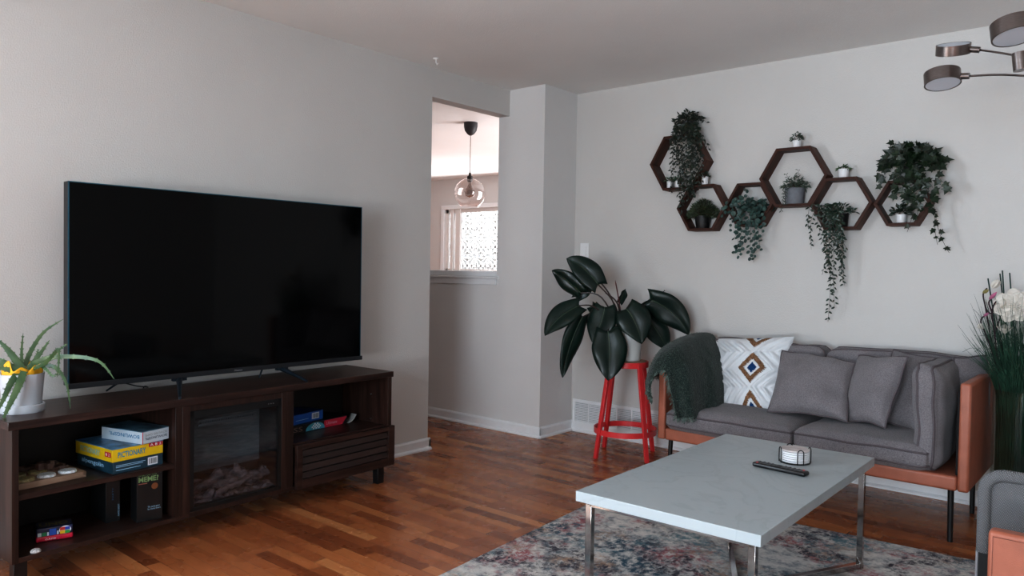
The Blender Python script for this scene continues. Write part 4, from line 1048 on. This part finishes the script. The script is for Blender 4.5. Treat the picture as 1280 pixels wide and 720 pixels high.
for k, cx_, cy_, w_, lab in (('A', 847.5, 203, 71, 'wooden hexagon shelf furthest left, holding two small white pots'), ('B', 876.3, 259.5, 61.5, 'low wooden hexagon shelf with the bushy plant in a black pot'),
    ('D', 936, 255.5, 60, 'small wooden hexagon shelf behind the round leafed trailing plant'), ('C', 991.5, 221, 85.5, 'largest, highest wooden hexagon shelf, with a grey pot inside'),
    ('E', 1051, 254.3, 78.5, 'wooden hexagon shelf with a dark pot trailing vines far down'), ('F', 1127.5, 253.5, 72, 'wooden hexagon shelf furthest right, beneath the ivy')):
    HX[k] = hexs(cx_, cy_, w_, lab)
tk = .016
def floor_in(k): c, R6 = HX[k]; return c.z-R6*.866+tk+.0006
def top_of(k): c, R6 = HX[k]; return c.z+R6*.866+.0006
PY = YB-.055
M_wpot = plain('white_ceramic', (.72, .73, .74), rough=.4, var=.02)
M_bpot = plain('black_pot', (.004, .0045, .005), rough=.5, var=.2)
M_gpot = plain('grey_concrete', (.17, .18, .20), rough=.8, var=.12, vscale=40)
L_dark = leafmat('dark_small_leaf', (.003, .009, .005), (.011, .026, .014), rough=.45)
L_bush = leafmat('bushy_leaf', (.010, .022, .008), (.038, .060, .022), rough=.5)
L_euc = leafmat('eucalyptus_leaf', (.014, .040, .036), (.048, .098, .082), rough=.55)
L_spr = leafmat('sprig_leaf', (.020, .035, .025), (.07, .10, .07), rough=.5)
L_ivy = leafmat('ivy_leaf', (.004, .012, .006), (.014, .034, .013), rough=.4)
L_ser = leafmat('trailing_leaf', (.006, .020, .012), (.022, .048, .031), rough=.4)
L_suc = leafmat('succulent_leaf', (.015, .045, .02), (.06, .11, .045), rough=.5)
M_stem = plain('green_stem', (.06, .045, .03), rough=.7, var=.3)
def pot(px, z, r, h, mat, name, label, cat='potted plant', y=PY, rt=None, group=None, flare=.84):
    x = P(px, 250, y=y).x; c = V((x, y, z))
    rt = thing(name, label, cat, c, 0, group)
    mb = MB(); mb.lathe([(0, 0), (r*flare, 0), (r*flare+.001, .002), (r, h-.002), (r, h), (r*.88, h), (r*.85, h*.86), (0, h*.86)], c, 28); mb.build('pot', mat, rt)
    mb = MB(); mb.lathe([(0, h*.87), (r*.86, h*.87)], c, 18); mb.build('soil', M_soil, rt)
    return rt, c
ROUND = [(.5*math.sin(2*PI*i/9), .5-.5*math.cos(2*PI*i/9)) for i in range(9)]
IVY = [(0, 0), (.22, -.10), (.50, .02), (.36, .26), (.62, .50), (.30, .52), (.16, .72), (0, 1.05), (-.16, .72), (-.30, .52), (-.62, .50), (-.36, .26), (-.50, .02), (-.22, -.10)]
TOCAM = V((cr.y*-1, cr.x*1, 0)); TOCAM = V((0, -1, 0))
def clampy(p):
    if p.y > YB-.006: p.y = YB-.006-rnd(0, .01)
    return p
def add_leaf(mb, kind, p, d, s_, nrm=None):
    nrm = nrm or (V((0, -1, .35))+rv()*.6).normalized()
    p = V(p)
    if p.y+d.normalized().y*s_ > YB-.008: d = V((d.x, min(d.y, -.05), d.z))
    if kind == 'ovate': mb.leaf(p, d, nrm, s_, s_*.48, None, .12, .2)
    elif kind == 'lance': mb.leaf(p, d, nrm, s_, s_*.30, None, .1, .25)
    elif kind == 'needle': mb.leaf(p, d, nrm, s_, s_*.16, ((0, .4), (.5, 1), (1, 0)), .05, .15)
    elif kind == 'round': mb.fan(p, d, nrm, ROUND, s_)
    elif kind == 'ivy': mb.fan(p, d, nrm, IVY, s_, cup=.06)
def bush(rt, c, top, lf_mat, kind, n, rx, rz, s_, droop=.3, zc=0, stems=True, name='foliage', ylim=.05, zlo=.35):
    mb = MB(); sb = MB(); o = c+V((0, 0, top))
    for i in range(n):
        a = rnd(0, 2*PI); t = rnd(0, 1)**.6
        d = V((math.cos(a)*t*rx, math.sin(a)*t*ylim, rz*(1-t*t*.7)*rnd(zlo, 1)+zc))
        e = clampy(o+d)
        if stems and i % 3 == 0: sb.tube([o+V((d.x*.1, d.y*.1, -.004)), o+d*.5+V((0, 0, rz*.12)), e], .0009, 4)
        add_leaf(mb, kind, e, (V((d.x, d.y, d.z*.3)).normalized()+V((0, 0, -droop))+rv()*.7), s_*rnd(.7, 1.2))
    f = mb.build(name, lf_mat, rt, smooth=False)
    if stems and sb.v: sb.build('stems', M_stem, rt)
def vines(rt, lst, lf_mat, kind, s_, step, spread=.012, name='trailing_vine', stemr=.0009, taper=.25):
    mb = MB(); sb = MB()
    for pts in lst:
        w = [P(x, y, y=YB-.035-off) for x, y, off in pts]
        c = cat_rom(w, 10); sb.tube(c, stemr, 4)
        acc = 0; tot = sum((c[i+1]-c[i]).length for i in range(len(c)-1)); run = 0; k = 0
        for i in range(len(c)-1):
            seg = (c[i+1]-c[i]); l_ = seg.length; run += l_; acc += l_
            while acc > step:
                acc -= step; k += 1
                p = c[i]+rv()*spread*.3; d = V(((1 if k % 2 else -1)*rnd(.5, 1), rnd(-.6, .1), rnd(-.9, .3)))+seg.normalized()*.4
                add_leaf(mb, kind, clampy(p), d, s_*rnd(.75, 1.15)*(1-taper*run/tot))
    mb.build(name, lf_mat, rt, smooth=False); sb.build('stems', M_stem, rt)
random.seed(21)
# plant on top of hexagon A
rt, c = pot(857.5, top_of('A'), .048, .085, M_bpot, 'trailing_plant', 'dark small-leafed trailing plant in a black pot atop the leftmost hexagon')
bush(rt, c, .08, L_dark, 'ovate', 190, .095, .075, .026, .3)
V1 = []
for i in range(17):
    x0 = rnd(842, 876); y1 = rnd(195, 262); dx = rnd(-6, 10)
    V1.append([(x0*.6+857*.4, 152, .05), (x0, 165, .085), (x0+dx*.4, 188, .095), (min(881, x0+dx*.8), (188+y1)/2, .085), (min(880, x0+dx), y1, .075)])
for x0 in (852, 856, 860, 863, 866, 858):
    V1.append([(857, 152, .06), (x0, 166, .10), (x0+1, 190, .11), (x0+rnd(-2, 3), 215, .10), (x0+rnd(-6, 2), rnd(225, 262), .09)])
V1 += [[(855, 155, .06), (846, 165, .09), (840, 172, .1), (838, 186, .09)], [(862, 155, .05), (876, 170, .07), (884, 180, .07), (886, 188, .06)], [(866, 150, .04), (876, 148, .05), (884, 154, .05)], [(858, 200, .09), (852, 240, .085), (848, 262, .08)], [(856, 200, .09), (855, 240, .09), (851, 268, .08)]]
vines(rt, V1, L_dark, 'ovate', .031, .0150, .018)
def small(px, z, r, h, label, kind, lm, n, rx, rz, s_, group='small potted plants on the hexagon shelves', y=PY):
    rt, c = pot(px, z, r, h, M_wpot, 'small_potted_plant', label, y=y)
    bush(rt, c, h*.85, lm, kind, n, rx, rz, s_, .0, stems=False, ylim=.02)
small(836.5, floor_in('A'), .0185, .044, 'small white potted plant inside the leftmost hexagon, on its left', 'lance', L_suc, 46, .026, .034, .022, y=YB-.075)
small(846.5, floor_in('A'), .0185, .042, 'small white potted plant inside the leftmost hexagon, second from left', 'ovate', L_suc, 50, .022, .036, .018, y=YB-.075)
small(880.5, top_of('B'), .022, .052, 'small white potted plant standing on top of the low hexagon', 'lance', L_ser, 50, .026, .030, .022, y=YB-.07)
small(994, top_of('C'), .025, .040, 'small white potted plant on top of the largest hexagon', 'ovate', L_spr, 90, .032, .052, .016, y=YB-.07)
small(1053.5, top_of('E'), .029, .048, 'small white potted succulent on top of the second hexagon from right', 'lance', L_suc, 90, .030, .026, .020, y=YB-.07)
small(1127, floor_in('F'), .026, .045, 'small white potted plant inside the rightmost hexagon', 'ovate', L_dark, 90, .042, .065, .026, y=YB-.06)
# hexagon B bushy
rt, c = pot(879, floor_in('B'), .050, .080, M_bpot, 'bushy_plant', 'bushy fine-leafed green plant in a black pot in the low hexagon', flare=.8)
bush(rt, c, .07, L_bush, 'needle', 2100, .100, .112, .022, -.2, ylim=.05, zlo=-.05)
# hexagon D round leafed
rt, c = pot(946, floor_in('D'), .040, .075, M_bpot, 'round_leaf_trailing_plant', 'silvery round-leafed trailing plant hanging from the small hexagon')
bush(rt, c, .07, L_euc, 'round', 60, .095, .06, .032, .3)
V2 = [[(945, 258, .06), (932, 240, .08), (934, 236, .07)], [(943, 256, .06), (925, 245, .09), (916, 258, .1), (915, 272, .1), (912, 290, .09)], [(945, 258, .06), (932, 250, .1), (920, 262, .11), (922, 285, .1), (917, 300, .09)],
      [(940, 256, .07), (928, 262, .11), (927, 285, .11), (924, 305, .1), (917, 318, .09)], [(944, 256, .07), (925, 270, .11), (923, 290, .1), (922, 322, .09)], [(942, 256, .07), (936, 270, .11), (933, 290, .11), (925, 318, .09)],
      [(946, 256, .07), (940, 272, .11), (938, 300, .1), (938, 324, .09)], [(948, 256, .07), (944, 275, .11), (943, 305, .1), (942, 328, .09)], [(950, 256, .07), (948, 270, .1), (948, 290, .1), (950, 314, .09)], [(952, 252, .06), (954, 262, .09), (953, 275, .09), (952, 292, .08)],
      [(944, 254, .07), (915, 250, .1), (905, 262, .1), (904, 272, .09)], [(946, 250, .06), (954, 250, .08), (953, 246, .07)]]
vines(rt, V2, L_euc, 'round', .033, .021, .016, taper=.35)
# hexagon C grey pot
rt, c = pot(993, floor_in('C'), .056, .092, M_gpot, 'sprig_plant', 'wispy sprig plant in a grey concrete pot in the largest hexagon', flare=.92)
bush(rt, c, .085, L_spr, 'lance', 150, .075, .07, .024, .2)
vines(rt, [[(990, 232, .07), (980, 232, .1), (979, 248, .1), (976, 266, .09)], [(988, 232, .07), (982, 240, .11), (982, 258, .1)], [(992, 230, .05), (1006, 226, .06), (1013, 232, .06)], [(990, 230, .05), (984, 220, .06), (980, 217, .06)], [(992, 230, .05), (998, 216, .05), (996, 212, .05)]], L_spr, 'lance', .022, .009)
# hexagon E
rt, c = pot(1051, floor_in('E'), .045, .075, M_bpot, 'trailing_plant', 'long trailing plant in a dark pot, its vines reaching toward the sofa')
bush(rt, c, .07, L_ser, 'ovate', 60, .08, .06, .026, .3)
V3 = []
for i in range(11):
    x0 = rnd(1016, 1052); y1 = rnd(300, 375); xe = 1040+rnd(-14, 22)
    V3.append([(1046, 264, .05), (x0*.5+1040*.5, 256, .1), (x0, 275, .11), (x0*.5+xe*.5, (275+y1)/2, .09), (xe, y1, .07)])
V3 += [[(1046, 264, .05), (1034, 262, .11), (1033, 300, .1), (1038, 350, .08), (1035, 402, .06)], [(1046, 264, .05), (1038, 264, .11), (1042, 310, .1), (1042, 350, .08), (1043, 385, .06)], [(1044, 264, .05), (1026, 258, .1), (1014, 275, .1), (1014, 312, .07)],
       [(1044, 264, .05), (1024, 256, .1), (1012, 260, .09), (1010, 285, .07)], [(1046, 264, .05), (1050, 275, .11), (1054, 320, .09), (1048, 345, .07)]]
vines(rt, V3, L_ser, 'ovate', .031, .0160, .018, taper=.3)
# ivy on F
rt, c = pot(1138, top_of('F'), .048, .075, M_bpot, 'ivy_plant', 'large dark ivy cascading over the rightmost hexagon')
bush(rt, c, .07, L_ivy, 'ivy', 150, .15, .12, .046, .4)
V4 = [[(1138, 208, .06), (1118, 190, .08), (1104, 205, .09), (1100, 235, .08)], [(1138, 208, .06), (1112, 195, .09), (1106, 215, .09)], [(1138, 208, .06), (1125, 200, .1), (1118, 225, .11), (1122, 245, .1)],
      [(1138, 208, .06), (1135, 215, .11), (1135, 240, .12), (1143, 262, .11)], [(1138, 208, .06), (1150, 215, .11), (1152, 240, .11), (1146, 270, .1)], [(1138, 208, .06), (1165, 205, .1), (1176, 225, .1), (1186, 232, .09)],
      [(1138, 208, .06), (1160, 195, .09), (1176, 208, .09)], [(1140, 208, .06), (1158, 225, .11), (1168, 240, .1), (1164, 262, .09)], [(1140, 208, .06), (1140, 230, .12), (1138, 250, .12)], [(1138, 208, .06), (1130, 225, .12), (1128, 245, .12)],
      [(1138, 208, .06), (1150, 185, .08), (1166, 200, .08)], [(1138, 208, .06), (1120, 182, .07), (1112, 178, .06)], [(1138, 208, .06), (1140, 220, .12), (1150, 235, .12), (1155, 250, .1)], [(1138, 205, .06), (1128, 188, .09), (1120, 200, .1), (1126, 215, .1)]]
vines(rt, V4, L_ivy, 'ivy', .046, .026, .02, taper=.1)
vines(rt, [[(1166, 240, .09), (1168, 262, .08), (1174, 290, .07), (1184, 312, .06), (1187, 316, .06)], [(1168, 266, .08), (1169, 290, .07), (1172, 306, .07)], [(1143, 262, .1), (1138, 278, .1), (1134, 290, .09)]], L_ivy, 'ivy', .032, .042, .02, 'trailing_vine', .0012, .1)

# ------------------------------------------------------------------ pendant lamp in the far room
pc = V((-1.06, 4.16, H)); pl = thing('pendant_lamp', 'clear glass globe pendant lamp with black ceiling cup beyond the opening', 'pendant lamp', pc)
mb = MB(); mb.lathe([(0, 0), (.060, 0), (.060, -.03), (.052, -.07), (.030, -.10), (.010, -.112), (0, -.112)][::-1], pc, 32); mb.build('canopy', plain('dark_canopy', (.03, .028, .032), rough=.5), pl)
g0 = 1.822
mb = MB(); mb.tube([pc+V((0, 0, -.11)), V((pc.x, pc.y, g0+.17))], .003, 8); mb.tube([pc+V((0, 0, -.5)), pc+V((.012, 0, -.52)), pc+V((.006, 0, -.47)), pc+V((-.006, 0, -.5))], .003, 6); mb.build('cord', plain('brown_cord', (.16, .08, .06), rough=.7), pl)
mb = MB(); mb.lathe([(0, .185), (.009, .18), (.013, .155), (.024, .15), (.026, .12), (.020, .10), (.0, .10)][::-1], (pc.x, pc.y, g0), 24); mb.build('socket', plain('dark_socket', (.03, .025, .025), rough=.4), pl)
prof = [(.026, .130)]+[(.135*math.sin(t), .132*math.cos(t)) for t in [.22+i*.1 for i in range(24)]]+[(.085, -.103), (.075, -.115)]
mb = MB(); mb.lathe(prof, (pc.x, pc.y, g0), 48); mb.f = mb.f[:-2]; mb.m = mb.m[:-2]
mb.build('globe_shade', glass('globe_glass', (.97, .93, .92), .06), pl)
mb = MB(); mb.lathe([(0, -.045)]+[(.048*math.sin(t), -.0-.048*math.cos(t)) for t in [.2*i for i in range(1, 14)]]+[(.014, .075), (.014, .1)], (pc.x, pc.y, g0+.012), 32); mb.build('bulb', glass('smoked_bulb', (.52, .45, .42), .12), pl)

# ------------------------------------------------------------------ ceiling light with disc heads
lc = P(1350, 74, y=2.45); lc = V((3.44, 2.50, H))
ll = thing('ceiling_light', 'brushed metal ceiling light with disc heads on curved arms', 'ceiling light', lc)
YL = 2.45
hubp = P(1276, 77, y=2.36); hub = V((hubp.x+.015, 2.36, hubp.z))
cz = P(1332, 99, y=2.5); lc = V((cz.x, cz.y, H)); ll.location = lc; WM[ll.name] = Matrix.Translation(lc)
mb = MB(); mb.lathe([(0, 0), (.075, 0), (.075, -.02), (.068, -.026), (0, -.026)][::-1], lc, 32); mb.build('canopy', M_nickel, ll)
mb = MB(); mb.tube([lc+V((0, 0, -.02)), cz+V((0, 0, -.07))], .011, 12); mb.tube([cz+V((0, 0, .04)), cz+V((0, 0, -.08))], .03, 20); mb.build('stem', M_nickel, ll)
mb = MB(); a = P(1274, 66, y=2.36); b_ = P(1276, 88, y=2.36); ax = V((a.x, a.y, a.z)); bx_ = V((b_.x, b_.y, b_.z)); mb.tube([ax, bx_], .022, 20); mb.tube([(ax+bx_)/2, cz], .008, 10); mb.build('knuckle', M_nickel, ll)
M_lin = plain('lamp_inner_white', (.62, .66, .72), rough=.5)
def head(px, py, y, tilt, Rr, hh, armpts, stop=False):
    """disc lamp head; tilt: axis direction of its open white face"""
    c = P(px, py, y=y); ax_ = V(tilt).normalized()
    F = frame(c, ax_.orthogonal(), ax_.cross(ax_.orthogonal()))
    hd = MB(); hd.lathe([(0, -hh*.5), (Rr, -hh*.5), (Rr, hh*.5), (Rr-.004, hh*.5), (Rr-.004, -hh*.5+.006), (0, -hh*.5+.006)], (0, 0, 0), 48, 0, F)
    h_ = hd.build('lamp_head', M_nickel, ll)
    i_ = MB(); i_.lathe([(Rr-.0045, hh*.48), (Rr-.0055, hh*.2), (Rr*.55, -hh*.28), (0, -hh*.28)], (0, 0, 0), 40, 0, F); i_.build('reflector', M_lin, h_)
    j_ = MB(); j_.lathe([(Rr*.5, -hh*.2), (Rr*.5, 0.0), (0, .002)], (0, 0, 0), 32, 0, F); j_.build('diffuser', plain('diffuser', (.55, .58, .62), rough=.35), h_)
    w = [P(x, q, y=yy) for x, q, yy in armpts]
    MB().tube([w[0], w[1]], .011, 16).build('collar', M_nickel, h_)
    MB().tube(cat_rom(w[1:]+([] if stop else [cz]), 6), .0038, 8).build('arm', M_nickel, ll)
def scl(y): return 1
h1 = depth(P(1178, 98, y=2.40)); 
head(1178, 98, 2.40, (.11, -.19, -1), .059, .045, [(1199, 95.5, 2.40), (1212, 95, 2.40), (1250, 93.5, 2.44), (1290, 95.5, 2.47)])
head(1191.5, 61.5, 2.52, (.10, -.40, 1), .057, .036, [(1211, 61.5, 2.52), (1225, 62.5, 2.52), (1250, 66, 2.44), (1272, 70, 2.36)], True)
head(1268, 37, 2.30, (.16, -.17, -1), .068, .052, [(1290, 36, 2.30), (1300, 38, 2.30), (1320, 50, 2.36)])
mb = MB(); c = cz+V((.30, .02, .02)); mb.lathe([(0, -.02), (.07, -.02), (.07, .02), (.066, .02), (.066, -.014), (0, -.014)], c, 40); mb.build('lamp_head', M_nickel, ll)
MB().tube([cz, cz+V((.15, .01, .03)), cz+V((.235, .015, .02))], .0038, 8).build('arm', M_nickel, ll)

# ------------------------------------------------------------------ glass vase with tall grass
vc = V((3.10, 3.50, 0)); vz = thing('tall_vase', 'tall clear glass floor vase of dark grass and flowers beside the sofa', 'vase', vc)
VR = .125; VH = .655
mb = MB(); mb.lathe([(0, 0), (VR-.01, 0), (VR, .01), (VR, VH), (VR-.004, VH), (VR-.004, .014), (0, .014)], vc, 56)
mb.build('glass_vessel', glass('vase_glass', (.94, .98, .97), .03, edge=.25), vz)
random.seed(31)
M_grass = plain('dark_grass', (.020, .062, .038), rough=.45, var=.7, vscale=8)
mb = MB(); DV = depth(vc)
for i in range(620):
    a = rnd(0, 2*PI); r = .112*rnd(0, 1)**.5; b0 = vc+V((r*math.cos(a), r*math.sin(a), .02)); a2 = a+rnd(-.5, .5)
    top = rnd(.75, 1.10); lean = rnd(.0, .13)+r*.3
    e = vc+V((math.cos(a2)*(r+lean), math.sin(a2)*(r+lean), top)); e.y = min(e.y, YB-.02)
    m1 = b0.lerp(e, .5)*1; mid = V((vc.x+math.cos(a)*min(r, .112), vc.y+math.sin(a)*min(r, .112), VH*.95))
    mb.tube(cat_rom([b0, mid, e], 4), [.0018]*6+[.0012, .0009, .0004], 3)
for (x, y) in ((1198, 386), (1200, 440), (1206, 420), (1185, 440), (1212, 395), (1218, 400)):
    e = P(x+18, y, y=3.45); mb.tube(cat_rom([vc+V((-.05, 0, .3)), V((vc.x-.09, vc.y-.02, .68)), e.lerp(V((vc.x-.1, vc.y, .8)), .4)+V((0, 0, .02)), e], 5), .0009, 3)
g = mb.build('grass_blades', M_grass, vz); g['kind'] = 'stuff'
mb = MB()
for (x, y) in ((1235, 348), (1250, 342), (1253, 338), (1262, 341)):
    e = P(x, y, y=3.45); mb.tube([vc+V((rnd(-.04, .04), rnd(-.04, .04), .02)), e], .0032, 6)
mb.build('tall_reeds', plain('reed', (.012, .04, .035), rough=.4), vz)
mb = MB(); M_tw = plain('dark_twig', (.028, .012, .018), rough=.7)
def tw(pts, r=.0035): mb.tube(cat_rom([P(x, y, y=q) for x, y, q in pts], 5), [r]*(5*(len(pts)-1))+[r*.5], 6)
tw([(1252, 500, 3.45), (1238, 420, 3.45), (1232, 385, 3.44), (1229, 368, 3.44), (1234, 360, 3.44)]); tw([(1250, 480, 3.45), (1243, 415, 3.43), (1240, 390, 3.43), (1246, 376, 3.42), (1256, 374, 3.42)])
tw([(1250, 470, 3.45), (1235, 425, 3.44), (1226, 402, 3.44), (1232, 394, 3.44)]); tw([(1243, 420, 3.44), (1250, 398, 3.42), (1256, 392, 3.42), (1262, 386, 3.4)]); tw([(1232, 385, 3.44), (1238, 392, 3.43), (1247, 386, 3.43)]); tw([(1240, 390, 3.43), (1236, 378, 3.43), (1243, 370, 3.43)])
mb.build('twigs', M_tw, vz)
M_pet = plain('cream_petal', (.62, .58, .52), rough=.6, var=.12); M_pnk = plain('pink_bud', (.42, .12, .22), rough=.6, var=.3); M_yb = plain('olive_bud', (.28, .24, .08), rough=.6, var=.3)
PET = ((0, .25), (.2, .75), (.5, 1), (.8, .8), (.95, .4), (1, 0))
def flower(px, py, y, R7, n, mat, openv=.6, aim=None):
    c = P(px, py, y=y); ax_ = V(aim or (-.2, -1, .3)).normalized(); s1 = ax_.orthogonal().normalized(); s2 = ax_.cross(s1); mb = MB()
    for k in range(n):
        lay = k % 2; a = 2*PI*k/n; d = (s1*math.cos(a)+s2*math.sin(a))*openv*(1 if lay else .65)+ax_*(1-openv)*.9
        mb.leaf(c, d, ax_, R7*(1 if lay else .8), R7*.75, PET, .2, -.25)
    mb.build('bloom', mat, vz, angle=80, solid=.0012)
flower(1270, 384, 3.40, .085, 14, M_pet, .9); flower(1258, 382, 3.42, .06, 8, M_pet, .7, (-.8, -.5, .3)); flower(1256, 417, 3.40, .045, 8, M_pet, .6, (0, -.3, 1)); flower(1240, 360, 3.42, .045, 6, M_pet, .3, (.6, 0, .8)); flower(1229, 411, 3.43, .03, 6, M_pet, .5, (-.6, -.3, .6))
for px, py, px2, py2, mt, w in ((1237, 374, 1246, 365, M_pnk, .016), (1252, 373, 1267, 369, M_pnk, .018), (1229, 366, 1236, 362, M_yb, .016), (1247, 376, 1256, 368, M_yb, .018), (1252, 387, 1256, 383, M_pnk, .018), (1230, 395, 1236, 391, M_pnk, .012)):
    a = P(px, py, y=3.43); b_ = P(px2, py2, y=3.42); mb = MB(); mb.tube([a, a.lerp(b_, .3), a.lerp(b_, .7), b_], [w*.25, w*.55, w*.45, .001], 8); mb.build('bud', mt, vz)

# ------------------------------------------------------------------ armchair at the right edge
ax0 = 3.125; ay1 = 2.13
ac = thing('armchair', 'armchair with grey woven back and orange leather side at the right edge', 'armchair', (3.55, 1.85, 0))
M_knit = None
def knit():
    m, nt, b = nm('grey_woven'); L = nt.links
    tc = N(nt, 'ShaderNodeTexCoord'); mp = N(nt, 'ShaderNodeMapping'); mp.inputs['Rotation'].default_value = (0, math.radians(35), 0); L.new(tc.outputs['Object'], mp.inputs[0])
    wv = S(N(nt, 'ShaderNodeTexWave'), Scale=75.0, Distortion=2.0, Detail=1.0); wv.bands_direction = 'Z'; L.new(mp.outputs[0], wv.inputs['Vector'])
    w2 = S(N(nt, 'ShaderNodeTexWave'), Scale=62.0, Distortion=2.0, Detail=1.0); w2.bands_direction = 'X'; L.new(mp.outputs[0], w2.inputs['Vector'])
    ad = N(nt, 'ShaderNodeMath', operation='MULTIPLY'); L.new(wv.outputs['Fac'], ad.inputs[0]); L.new(w2.outputs['Fac'], ad.inputs[1])
    r = ramp(nt, [(.0, (.12, .12, .125)), (.7, (.30, .30, .305))]); L.new(ad.outputs[0], r.inputs[0]); L.new(r.outputs[0], b.inputs['Base Color'])
    bp = S(N(nt, 'ShaderNodeBump'), Strength=.8, Distance=.004); L.new(ad.outputs[0], bp.inputs['Height']); L.new(bp.outputs[0], b.inputs['Normal']); b.inputs['Roughness'].default_value = .9
    return m
M_knit = knit()
X0 = P(1222, 640, y=ay1).x; ZT2 = P(1245, 586, y=ay1).z; ZK = P(1224, 688, y=ay1).z
def rrect(x0, x1, z0, z1, r, n=8):
    pts = [(x0, z0)]+[(x0+r-r*math.cos(t*PI/2/n), z1-r+r*math.sin(t*PI/2/n)) for t in range(n+1)]
    pts += [(x1-r+r*math.sin(t*PI/2/n), z1-r+r*math.cos(t*PI/2/n)) for t in range(n+1)]+[(x1, z0)]
    return pts
X1 = X0+.74
mb = MB(); mb.prism(rrect(X0+.012, X1-.012, ZK, ZT2-.012, .05), 'y', ay1-.005, ay1+.05); mb.build('back_cushion', M_knit, ac, bevel=.01, seg=3)
mb = MB(); pts = [(x, ay1-.002, z) for x, z in rrect(X0+.018, X1-.018, ZK, ZT2-.018, .055, 10)]; mb.tube(pts, .019, 14); mb.build('rolled_edge', M_knit, ac)
mb = MB(); mb.prism(rrect(X0+.004, X1-.004, .16, ZK+.004, .002, 2), 'y', ay1+.0, ay1+.05); mb.build('back_shell', M_blk, ac, bevel=.004)
mb = MB(); pts = [(X0+.002, ay1, .16), (X0+.002, ay1, ZK)]; mb.tube(pts, .004, 8); mb.build('zip_edge', plain('grey_zip', (.3, .3, .32), rough=.6), ac)
ya = 1.78; XA = P(1238, 680, y=ya).x; ZA = P(1250, 659, y=ya).z
mb = MB(); mb.box(XA, XA+.62, ya-.05, ya, .16, ZA); mb.build('arm_panel', M_leather, ac, bevel=.012, seg=4)
mb = MB(); mb.tube([(XA+.012, ya-.051, .2), (XA+.012, ya-.051, ZA-.015), (XA+.60, ya-.051, ZA-.015)], .0009, 4); mb.build('stitching', plain('dark_stitch', (.12, .03, .02), rough=.8), ac)
mb = MB(); rbox(mb, XA+.03, XA+.60, ya+.005, ay1-.03, .20, .36, (0, 0, .02), .03, seed=2); mb.build('seat_cushion', M_knit, ac, angle=60)
mb = MB(); mb.box(X0+.03, X1-.03, ya-.03, ay1+.03, .14, .20); mb.build('seat_frame', M_blackm, ac, bevel=.004)
for x in (X0+.06, X1-.06):
    for y in (ya-.0, ay1): MB().tube([(x, y, .15), (x, y, .0105 if y < 2.6 else 0)], .012, 12).build('leg', M_blackm, ac)

# ------------------------------------------------------------------ light
w = bpy.data.worlds.new('world'); sc.world = w; w.use_nodes = True
bg = w.node_tree.nodes['Background']; sky = w.node_tree.nodes.new('ShaderNodeTexSky'); sky.sky_type = 'PREETHAM' if False else 'HOSEK_WILKIE'; sky.turbidity = 8; sky.sun_direction = (.2, .3, .9)
mixw = w.node_tree.nodes.new('ShaderNodeMix'); mixw.data_type = 'RGBA'; mixw.inputs[0].default_value = .75; w.node_tree.links.new(sky.outputs[0], mixw.inputs[6]); mixw.inputs[7].default_value = (.85, .92, 1, 1)
w.node_tree.links.new(mixw.outputs[2], bg.inputs[0]); bg.inputs[1].default_value = 2.6
def area(name, loc, target, sx, sy, power, col):
    l = bpy.data.lights.new(name, 'AREA'); l.shape = 'RECTANGLE'; l.size = sx; l.size_y = sy; l.energy = power; l.color = col
    o = bpy.data.objects.new(name, l); C.objects.link(o); o.location = loc; o.rotation_euler = (V(target)-V(loc)).to_track_quat('-Z', 'Y').to_euler(); return o
area('left_window_daylight', (-.40, -1.5, 1.45), (2.6, 2.2, 1.0), .8, .9, 260, (.70, .85, 1.0))
area('front_window_daylight', (3.6, YF-.30, 1.42), (1.6, 2, 1.0), 2.1, 1.6, 330, (.68, .84, 1.0))
area('ceiling_fill', (3.4, YF-.5, .45), (2.6, 0, 2.1), 2.1, .8, 390, (1.0, .95, .89))  # added uplight low outside the front window, fills in the ceiling
area('left_ceiling_fill', (-.45, -1.5, .5), (1.6, 0.3, 2.2), 1.9, .7, 170, (1.0, .95, .89))  # added uplight outside the left window, brightens the ceiling near it
area('far_window_daylight', (-3.45, YFAR-.06, 1.55), (-3.2, 4.5, 1.2), 1.7, .85, 75, (.97, .97, 1.0))
area('far_room_fill', (.15, 5.4, 1.4), (-3, 5.4, 1.3), 1.6, 1.4, 90, (.97, .97, 1.0))  # added fill lamp inside the far room, hidden by the column; no window there
area('screen_daylight', (-3.6, YFAR+.3, 2.9), (-3.6, YFAR+1.1, 1.4), 2.5, .6, 200, (1, 1, 1))

sc.view_settings.view_transform = 'Standard'; sc.view_settings.look = 'None'; sc.view_settings.exposure = -.25; sc.view_settings.gamma = .84
sc.cycles.use_denoising = True
sc.cycles.max_bounces = 8; sc.cycles.transparent_max_bounces = 16; sc.cycles.caustics_reflective = False; sc.cycles.caustics_refractive = False
